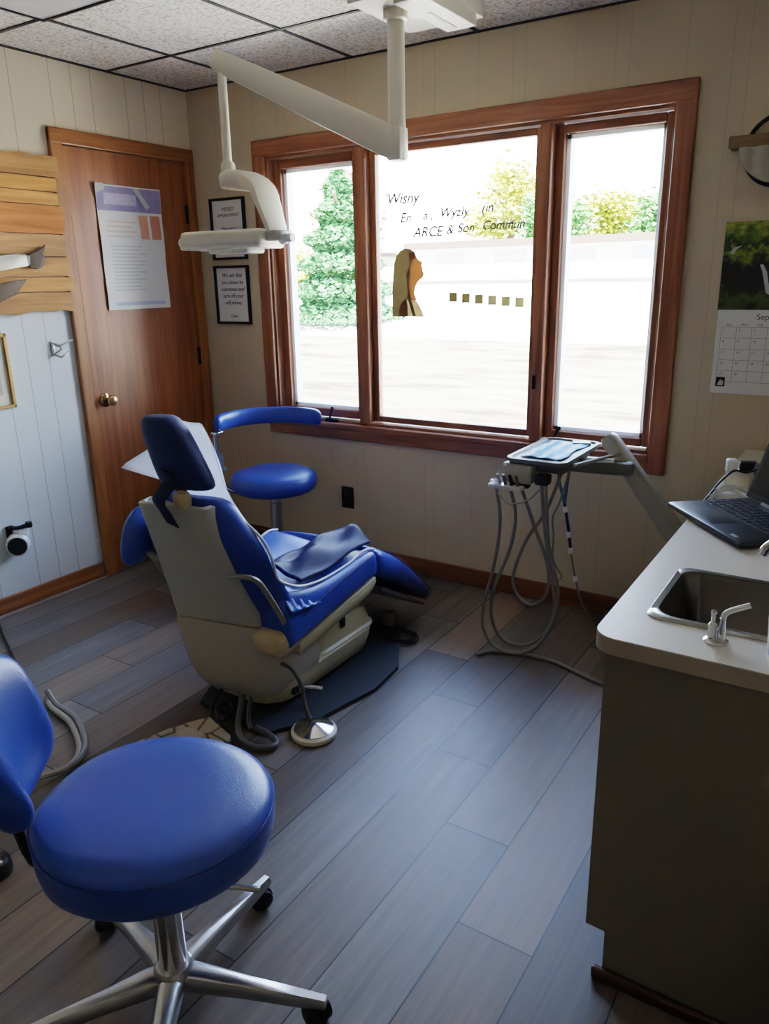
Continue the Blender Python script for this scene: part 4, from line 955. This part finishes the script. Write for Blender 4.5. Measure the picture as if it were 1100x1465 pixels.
# spring arm: tapered channel
P0 = Vector((1.645, -.635, 1.895)); P1 = Vector((1.046, -.85, 2.198)); dr = (P1-P0).normalized(); sd_ = dr.cross(Vector((0, 0, 1))).normalized(); upv = sd_.cross(dr)
def asec(p, hw, hh): return [p+sd_*a*hw+upv*b_*hh for a, b_ in ((-1, -.8), (-.8, -1), (.8, -1), (1, -.8), (1, .8), (.8, 1), (-.8, 1), (-1, .8))]
obj('spring_arm', loft(newbm(), [asec(P0-dr*.02, .026, .05), asec(P0+dr*.02, .028, .052), asec(P0+dr*.30, .027, .048), asec(P1-dr*.04, .022, .036), asec(P1+dr*.005, .021, .034), asec(P1+dr*.02, .017, .026)]), CREAM, dl, ang=40)
bm = newbm(); tube(bm, [P0-upv*.051+dr*.02, P1-upv*.035], .0035, 6, False); obj('edge_strip', bm, plain('bright_strip', 'eceade', .3), dl)
bm = newbm()
for q in (.04, .075): lathe(bm, P0+dr*q+sd_*.028, [(.006, -.002), (.006, .002), (0, .003)], 12, 'Y')
lathe(bm, P1-dr*.03+sd_*.022, [(.005, -.002), (.005, .002), (0, .003)], 12, 'Y')
obj('screw', bm, DARKMETAL, dl)
obj('elbow', bx(newbm(), 1.632, 1.69, -.66, -.60, 1.838, 1.945, .008), CREAM, dl)
bm = newbm(); tube(bm, [P1+Vector((.012, 0, .02)), Vector((1.056, -.85, 1.86))], .0165, 14, False); obj('lamp_rod', bm, CREAM, dl)
obj('rod_collar', lathe(newbm(), (1.057, -.85, 1.81), [(.02, 0), (.027, .004), (.026, .045), (.018, .055), (0, .055)], 20), CREAM, dl)
# yoke: swept slab bending over to the right end of the head
yk = [((1.035, -.85, 1.797), .030, .026), ((1.08, -.85, 1.80), .042, .034), ((1.15, -.852, 1.79), .055, .034), ((1.205, -.855, 1.772), .062, .026), ((1.228, -.856, 1.752), .064, .020), ((1.245, -.857, 1.71), .062, .017), ((1.285, -.86, 1.61), .05, .012)]
secs = []
pc = catmull([p for p, a, b_ in yk], 2)
for i, p in enumerate(pc):
    t = i/(len(pc)-1)*(len(yk)-1); k = min(int(t), len(yk)-2); f_ = t-k
    hw = yk[k][1]*(1-f_)+yk[k+1][1]*f_; hh = yk[k][2]*(1-f_)+yk[k+1][2]*f_
    dd = (pc[min(i+1, len(pc)-1)]-pc[max(i-1, 0)]).normalized(); u_ = Vector((0, 1, 0)); nn = dd.cross(u_).normalized()
    secs.append([p+u_*hw*a+nn*hh*b_ for a, b_ in ((-1, -.6), (-.7, -1), (.7, -1), (1, -.6), (1, .6), (.7, 1), (-.7, 1), (-1, .6))])
obj('yoke', loft(newbm(), secs), CREAM, dl, ang=50)
RZ = Matrix.Rotation(radians(4), 3, 'Z')
obj('lamp_head', box(newbm(), (1.052, -.85, 1.594), (.385, .17, .058), RZ, .018, 3), CREAM, dl)
obj('lamp_rim', box(newbm(), (1.045, -.85, 1.566), (.385, .155, .018), RZ, .007, 2), plain('pale_rim', 'e6e0cf', .25), dl)
obj('lens', box(newbm(), (1.07, -.85, 1.55), (.19, .11, .022), RZ, .009, 2), sheer_mat('lamp_lens', 'cfcabb', .7, .1), dl)
obj('end_block', box(newbm(), (1.265, -.845, 1.597), (.10, .075, .036), RZ, .008, 2), plain('grey_end_block', 'c6c2b4', .4), dl)
for x, l in ((.80, .07), (1.29, .05)):
    bm = newbm(); lathe(bm, (x, -.865 if x < 1 else -.84, 1.588), [(0, -.008), (.018, -.007), (.022, .0), (.020, .016), (.015, .024), (.015, l), (0, l)], 20, 'X'); obj('handle', bm, plain('white_handle', 'e6e5df', .35), dl)

# ------------------------------------------------------------------ delivery unit
du = thing('delivery_unit', (2.6, -.35, .3), 'grey dental instrument delivery unit with tray and hanging hoses on slanted arm', 'dental unit')
e0 = Vector((2.385, -.30, .842)); e1 = Vector((2.634, -.30, .532)); e2 = Vector((2.815, -.30, .307)); dr2 = (e2-e0).normalized(); n2 = dr2.cross(Vector((0, 1, 0))).normalized()
def dsec(p, hw, hh): return [p+Vector((0, a*hw, 0))+n2*b_*hh for a, b_ in ((-1, -.7), (-.75, -1), (.75, -1), (1, -.7), (1, .7), (.75, 1), (-.75, 1), (-1, .7))]
obj('flex_arm', loft(newbm(), [dsec(e0-dr2*.02, .03, .018), dsec(e0, .036, .028), dsec(e1, .036, .034), dsec(e2, .036, .034)]), GREYP, du, ang=40)
obj('arm_cap', box(newbm(), e0+Vector((.0, 0, .008)), (.022, .05, .036), Matrix.Rotation(radians(40), 3, 'Y'), .008), plain('dark_grey_cap', '8a877d', .45), du)
obj('mount_bracket', box(newbm(), (2.826, -.30, .30), (.028, .10, .12), None, .006), GREYD, du)
obj('lower_link', box(newbm(), (2.36, -.37, .752), (.27, .055, .05), Matrix.Rotation(radians(8), 3, 'Z'), .014), GREYD, du)
obj('link_bar', box(newbm(), (2.385, -.405, .787), (.10, .02, .014), Matrix.Rotation(radians(8), 3, 'Z'), .004), plain('pale_bar', 'd9d8d2', .3), du)
bm = newbm(); tube(bm, [(2.33, -.53, .785), (2.40, -.40, .795), (2.44, -.31, .80)], .008, 8); obj('tray_rail', bm, GREYP, du)
# tray with raised rim
tx0, tx1, ty0, ty1 = 2.085, 2.318, -.60, -.165
bm = newbm()
loft(bm, [rrect(tx0+.01, tx1-.01, ty0+.01, ty1-.01, .035, .783), rrect(tx0, tx1, ty0, ty1, .04, .79), rrect(tx0, tx1, ty0, ty1, .04, .803), rrect(tx0+.014, tx1-.014, ty0+.014, ty1-.014, .03, .804), rrect(tx0+.018, tx1-.018, ty0+.018, ty1-.018, .03, .794)])
obj('tray', bm, plain('light_grey_tray', '7d7b76', .45, spec=.25), du, ang=45)
obj('tray_liner', loft(newbm(), [rrect(tx0+.02, tx1-.02, ty0+.02, ty1-.02, .03, .7935), rrect(tx0+.02, tx1-.02, ty0+.02, ty1-.02, .03, .797)]), plain('dark_tray_liner', '4d545b', .4), du, smooth=False)
obj('control_head', box(newbm(), (2.135, -.545, .745), (.115, .10, .075), None, .01), GREYP, du)
obj('control_head', box(newbm(), (2.21, -.40, .765), (.18, .30, .034), None, .012), GREYD, du)
obj('indicator_knob', lathe(newbm(), (2.095, -.598, .772), [(.008, 0), (.009, .006), (.007, .014), (0, .015)], 12), WHITE, du)
# holder bar with slots
obj('handpiece_holder', box(newbm(), (2.10, -.60, .694), (.135, .05, .016), Matrix.Rotation(radians(-4), 3, 'Z'), .006), plain('pale_holder', 'c7c6c0', .3), du)
obj('holder_bracket', box(newbm(), (2.15, -.575, .712), (.06, .03, .04), None, .005), BLACK, du)
for i in range(4):
    x = 2.075+.024*i
    bm = newbm(); tube(bm, [(x, -.60, .688), (x-.003, -.605, .715), (x-.006, -.615, .742)], lambda t: .0075-.002*t, 10, False)
    obj('handpiece', bm, (CHROME, GREYD, BLACK, GREYD)[i], du)
bm = newbm(); tube(bm, [(2.065, -.62, .704), (2.045, -.60, .706), (2.075, -.585, .708)], .012, 8); obj('clear_cover', bm, sheer_mat('clear_sleeve', 'c9ccd2', .5, .15), du)
obj('hose_block', box(newbm(), (2.235, -.585, .735), (.05, .05, .04), None, .008), BLACK, du)
A_ = [(2.06, -0.6, 0.683), (2.077, -0.6, 0.583), (2.073, -0.6, 0.474), (2.05, -0.6, 0.336), (2.022, -0.6, 0.215), (2.016, -0.6, 0.119), (2.049, -0.6, 0.048), (2.109, -0.6, 0.02), (2.178, -0.6, 0.03), (2.243, -0.6, 0.075), (2.291, -0.6, 0.155), (2.315, -0.6, 0.243), (2.318, -0.6, 0.324), (2.296, -0.6, 0.406), (2.271, -0.6, 0.508), (2.258, -0.6, 0.638), (2.249, -0.6, 0.745)]
B_ = [(2.109, -0.58, 0.679), (2.127, -0.57, 0.582), (2.116, -0.57, 0.472), (2.085, -0.57, 0.37), (2.053, -0.57, 0.288), (2.036, -0.57, 0.191), (2.05, -0.57, 0.107), (2.094, -0.57, 0.055), (2.157, -0.57, 0.047), (2.224, -0.57, 0.076), (2.28, -0.57, 0.148), (2.297, -0.57, 0.235), (2.285, -0.57, 0.336), (2.262, -0.57, 0.44), (2.237, -0.57, 0.599), (2.225, -0.575, 0.735)]
C_ = [(2.155, -0.58, 0.68), (2.172, -0.54, 0.588), (2.201, -0.54, 0.514), (2.232, -0.54, 0.447), (2.254, -0.54, 0.378), (2.257, -0.54, 0.304), (2.238, -0.54, 0.248), (2.191, -0.54, 0.214), (2.145, -0.54, 0.231), (2.116, -0.54, 0.282), (2.115, -0.54, 0.335), (2.138, -0.54, 0.415), (2.172, -0.54, 0.495), (2.22, -0.54, 0.574), (2.258, -0.54, 0.664), (2.275, -0.5, 0.75)]
D_ = [(2.293, -0.47, 0.75), (2.272, -0.5, 0.635), (2.247, -0.5, 0.567), (2.254, -0.5, 0.497), (2.255, -0.5, 0.416), (2.271, -0.5, 0.375), (2.294, -0.5, 0.342), (2.288, -0.5, 0.326)]
for pts, r in ((A_, .0068), (B_, .0068), (C_, .0062), (D_, .0035)):
    bm = newbm(); tube(bm, pts, r, 8); obj('handpiece_hose', bm, HOSE, du)
bm = newbm(); tube(bm, [(2.06, -.60, .67), (2.12, -.63, .64), (2.18, -.60, .65), (2.23, -.585, .70)], .003, 6); obj('loop_cord', bm, HOSEL, du)
for pts in ([(2.246, -.43, .76), (2.246, -.45, .711), (2.258, -.45, .663), (2.273, -.45, .615)], [(2.281, -.43, .76), (2.281, -.45, .715), (2.277, -.45, .665), (2.273, -.45, .615)]):
    bm = newbm(); tube(bm, pts, .006, 8); obj('blue_tube', bm, TUBEB, du)
bm = newbm(); tube(bm, [(2.273, -.45, .615), (2.282, -.45, .573), (2.296, -.45, .503), (2.307, -.45, .432)], .006, 8); obj('dark_blue_tube', bm, TUBED, du)
bm = newbm()
for p in ((2.277, -.45, .592), (2.297, -.45, .495), (2.307, -.45, .432), (2.331, -.45, .32)): lathe(bm, (p[0], p[1], p[2]-.012), [(.007, 0), (.010, .004), (.010, .018), (.007, .024), (0, .024)], 12)
obj('connector', bm, WHITE, du)
bm = newbm(); tube(bm, [(2.307, -.45, .432), (2.322, -.45, .361), (2.345, -.45, .275), (2.374, -.45, .206), (2.42, -.42, .11), (2.47, -.38, .03), (2.56, -.33, .008), (2.70, -.30, .008)], .004, 8); obj('drain_line', bm, HOSE, du)
# floor hose beneath the tray
bm = newbm(); tube(bm, [(2.02, -.66, .008), (2.06, -.60, .008), (2.17, -.565, .008), (2.30, -.56, .008), (2.42, -.60, .008), (2.55, -.63, .008), (2.80, -.60, .008)], .0075, 8)
tag(obj('floor_hose', bm, HOSE), 'grey hose lying on the floor beneath the hanging hose loops', 'hose')
# blue paper on tray
PAPB, nt, b = newmat('light_blue_printed_paper')
wv = N(nt, 'ShaderNodeTexWave', bands_direction='X'); wv.inputs['Scale'].default_value = 5.5; wv.inputs['Distortion'].default_value = 2.5; wv.inputs['Detail'].default_value = 2
ge = N(nt, 'ShaderNodeNewGeometry'); nt.links.new(ge.outputs['Position'], wv.inputs['Vector'])
cr = N(nt, 'ShaderNodeValToRGB'); cr.color_ramp.elements[0].color = (*hexc('3f8fd0'), 1); cr.color_ramp.elements[1].color = (*hexc('b9dcf2'), 1); cr.color_ramp.elements[0].position = .35; cr.color_ramp.elements[1].position = .75
nt.links.new(wv.outputs['Fac'], cr.inputs[0]); nt.links.new(cr.outputs[0], b.inputs['Base Color']); b.inputs['Roughness'].default_value = .6
def paperf(a, j):
    return (2.125+.155*a+.006*sin(j*9), -.54+.32*j, .7985+.004*abs(sin(a*7+j*3))+.002*sin(j*11+a*4)**2)
tag(obj('tray_paper', grid(newbm(), paperf, 18, 22), PAPB, ang=180, solid=.001), 'crumpled light blue paper packet lying on the instrument tray', 'paper')
tag(obj('instrument_pouch', box(newbm(), (2.25, -.22, .803), (.07, .05, .008), Matrix.Rotation(.4, 3, 'Z'), .003), plain('teal_pouch', '3f6f86', .35)), 'small dark teal packet at the back corner of instrument tray', 'packet')

# ------------------------------------------------------------------ outside
GRAV = ground_mat('sunlit_gravel', '352e24', '83785f', 1.5); PALE = plain('pale_concrete', 'd8d4cc', .9, var=.04, nscale=.6)
bm = newbm()
def terr(a, j):
    x = -75+a*110; y = .3+j*70
    z = -.45 if y < 14 else -.45+(y-14)*.115
    z = min(z, 2.3)
    return (x, y, z)
structure(obj('ground_outside', grid(newbm(), terr, 30, 60), GRAV, ang=180, origin=(0, 0, 0)))
def terr2(a, j):
    x = -70+a*95; y = 16+j*20; z = -.44+(y-14)*.115
    return (x, y, z)
structure(obj('bounce_apron_outside', bx(newbm(), -14, 16, .16, 5.4, -.5, -.435), plain('pale_bounce_apron', 'd9d0bf', .9, var=.05, nscale=2), smooth=False))  # unseen pale apron added to bounce sunlight up through the window
structure(obj('pavement_outside', grid(newbm(), terr2, 20, 12), PALE, ang=180, origin=(0, 0, 0)))
CUR = plain('grey_curb', '4a4641', .8)
tag(obj('curb', bx(newbm(), -45, -2, 27.8, 28.1, 1.13, 1.32), CUR, smooth=False), 'long low grey curb line across the bright lot outside', 'curb')
bl = thing('low_building', (-14, 37, 2.1), 'low pale building with brown flat roof line far outside the windows', 'building')
obj('wall', bx(newbm(), -21, -4, 36, 42, 1.8, 2.95), PALE, bl, smooth=False)
obj('roof', bx(newbm(), -20.2, -3.6, 35.4, 42.5, 2.95, 3.3), plain('brown_roof', '40332b', .8), bl, smooth=False)
for i in range(4): obj('window', bx(newbm(), -18.5+i*3.6, -16.7+i*3.6, 35.97, 36.0, 2.15, 2.7), plain('dark_far_window', '8b8e94', .3), bl, smooth=False)
b2 = thing('far_shed', (-27, 30, 1.5), 'flat brown roofed shed at the far left outside the middle window', 'building')
obj('wall', bx(newbm(), -31, -23.2, 36, 40, 1.8, 2.75), PALE, b2, smooth=False); obj('roof', bx(newbm(), -31.3, -23, 35.7, 40.3, 2.75, 2.95), plain('grey_roof', '423c38', .8), b2, smooth=False)
fe = thing('garden_wall', (-30, 21, .3), 'low pale garden wall outside the window nearest the door', 'wall')
obj('wall_body', bx(newbm(), -24, -12, 20.6, 21, .2, 1.05), PALE, fe, smooth=False); obj('coping', bx(newbm(), -24.1, -11.9, 20.5, 21.1, 1.05, 1.2), plain('dark_coping', '3d3732', .8), fe, smooth=False)
LEAF = {'g': plain('green_leaves', '4f7d3f', .7, var=.35, nscale=3), 'y': plain('yellow_green_leaves', '93983a', .7, var=.35, nscale=3), 'd': plain('dark_green_leaves', '3f6b40', .7, var=.3, nscale=3), 'r': plain('reddish_leaves', '9c5b4a', .7, var=.3, nscale=3)}
TRK = wood('tree_bark', '4a3b2c', '6d5a45', 'Z', .5, .9, 0)
def tree(x, y, z0, h, r, kind, n, label, cone=False, group=None, leaf=.22):
    t = thing('tree', (x, y, z0), label, 'tree', group)
    bm = newbm(); tube(bm, [(x, y, z0), (x+.1, y, z0+h*.4), (x, y+.1, z0+h*.8)], lambda q: r*.09*(1-.7*q), 8)
    for k in range(5):
        a = k*1.3; tube(bm, [(x, y, z0+h*(.3+.1*k)), (x+cos(a)*r*.5, y+sin(a)*r*.5, z0+h*(.42+.1*k))], r*.03, 6, False)
    obj('trunk', bm, TRK, t)
    bm = newbm(); rnd = random.Random(int(x*100)+int(y))
    lumps = [(rnd.uniform(-1, 1), rnd.uniform(-1, 1), rnd.uniform(0, 1)) for _ in range(16)]
    for i in range(n):
        if cone:
            v = rnd.random()**1.3; a = rnd.uniform(0, 2*pi); rr = r*(1-v*.92)*(.35+.65*rnd.random()**.5)*(1+.25*sin(v*38))
            p = Vector((x+cos(a)*rr, y+sin(a)*rr, z0+h*(.06+.94*v)))
        else:
            L = lumps[i % 16]
            o = Vector((rnd.gauss(0, .22), rnd.gauss(0, .22), rnd.gauss(0, .13)))
            p = Vector((x+(L[0]*.62+o.x)*r, y+(L[1]*.62+o.y)*r, z0+h*(.32+.6*L[2]*(1-.35*abs(L[0]))+o.z*.6)))
        s = leaf*rnd.uniform(.6, 1.4); q = Matrix.Rotation(rnd.uniform(0, 6), 3, 'Z') @ Matrix.Rotation(rnd.uniform(0, 3), 3, 'X')
        vs = [bm.verts.new(p+q @ Vector(c_)*s) for c_ in ((-.5, 0, 0), (0, -.32, 0), (.5, 0, 0), (0, .32, 0))]
        bm.faces.new(vs)
    obj('foliage', bm, LEAF[kind], t, smooth=False)
tree(-12.4, 18.5, -.2, 5.2, 1.9, 'd', 14000, 'tall dark green conifer outside the window nearest the door', True, leaf=.2)
tree(-16.6, 22, .4, 2.6, 1.6, 'y', 2200, 'low yellow green bush left of the conifer outside')
tree(-15.2, 23.5, .4, 6.0, 1.6, 'r', 420, 'reddish topped tree rising behind the dark conifer outside', leaf=.3)
tree(-24.6, 60, 2.3, 8.4, 3.5, 'y', 2800, 'tall sparse yellow green tree standing behind the roofs in the middle window', leaf=.46)
for i, (x, y, h_, r, k, lb) in enumerate(((-15.8, 47, 5.4, 2.3, 'g', 'leftmost rounded green tree of the far row behind the brown roof'), (-13.4, 54, 6.0, 2.9, 'y', 'second yellow green tree of the far row behind the brown roof'), (-8.9, 47, 5.3, 2.3, 'g', 'third green tree of the far row behind the brown roof'), (-5.8, 54, 5.6, 2.9, 'y', 'rightmost yellow green tree of the far row behind the brown roof'))):
    tree(x, y, 2.3, h_*.8, r*1.15, k, 4000, lb, group='far trees behind the brown roof', leaf=.34)

# ------------------------------------------------------------------ light
wd_ = bpy.data.worlds.new('sky'); bpy.context.scene.world = wd_; wd_.use_nodes = True; nt = wd_.node_tree; bg = nt.nodes['Background']
tc = N(nt, 'ShaderNodeTexCoord'); sp = N(nt, 'ShaderNodeSeparateXYZ'); nt.links.new(tc.outputs['Generated'], sp.inputs[0])
cr = N(nt, 'ShaderNodeValToRGB'); e = cr.color_ramp.elements
e[0].position = 0; e[0].color = (.95, .97, 1.0, 1); e[1].position = .75; e[1].color = (.30, .47, .92, 1)
q = e.new(.22); q.color = (.62, .77, 1.0, 1)
nt.links.new(sp.outputs[2], cr.inputs[0]); nt.links.new(cr.outputs[0], bg.inputs[0]); bg.inputs[1].default_value = 6.5
def light(name, typ, loc, rot, energy, color=(1, 1, 1), **k):
    l = bpy.data.lights.new(name, typ); l.energy = energy; l.color = color
    for a, v in k.items(): setattr(l, a, v)
    o = bpy.data.objects.new(name, l); COL.objects.link(o); o.location = loc; o.rotation_euler = rot; return o
light('sun', 'SUN', (0, -5, 10), (radians(36), 0, radians(18)), 46.0, (1, .94, .84), angle=.01)
po_ = light('window_portal', 'AREA', (1.48, .125, 1.38), (radians(-90), 0, 0), 1, size=1.96, shape='RECTANGLE'); po_.data.size_y = 1.28; po_.data.cycles.is_portal = True
light('rear_fill', 'AREA', (2.0, -4.1, 2.2), (radians(35), 0, radians(8)), .8, (1, .93, .84), size=1.6)  # soft fill added behind the camera, in place of spill from the hall

# ------------------------------------------------------------------ camera
cam = bpy.data.cameras.new('camera'); co = bpy.data.objects.new('camera', cam); COL.objects.link(co)
co.location = (3.2052, -3.13798, 1.4391); co.rotation_euler = (1.27391, .01795, .57)
cam.sensor_fit = 'VERTICAL'; cam.sensor_height = 36; cam.lens = 1091.07/1465*36; cam.clip_start = .02
sc = bpy.context.scene; sc.camera = co
sc.view_settings.view_transform = 'Filmic'; sc.view_settings.look = 'Medium High Contrast'; sc.view_settings.exposure = 1.68
sc.cycles.max_bounces = 8; sc.cycles.diffuse_bounces = 5; sc.cycles.transparent_max_bounces = 12; sc.cycles.sample_clamp_indirect = 8; sc.cycles.use_denoising = True
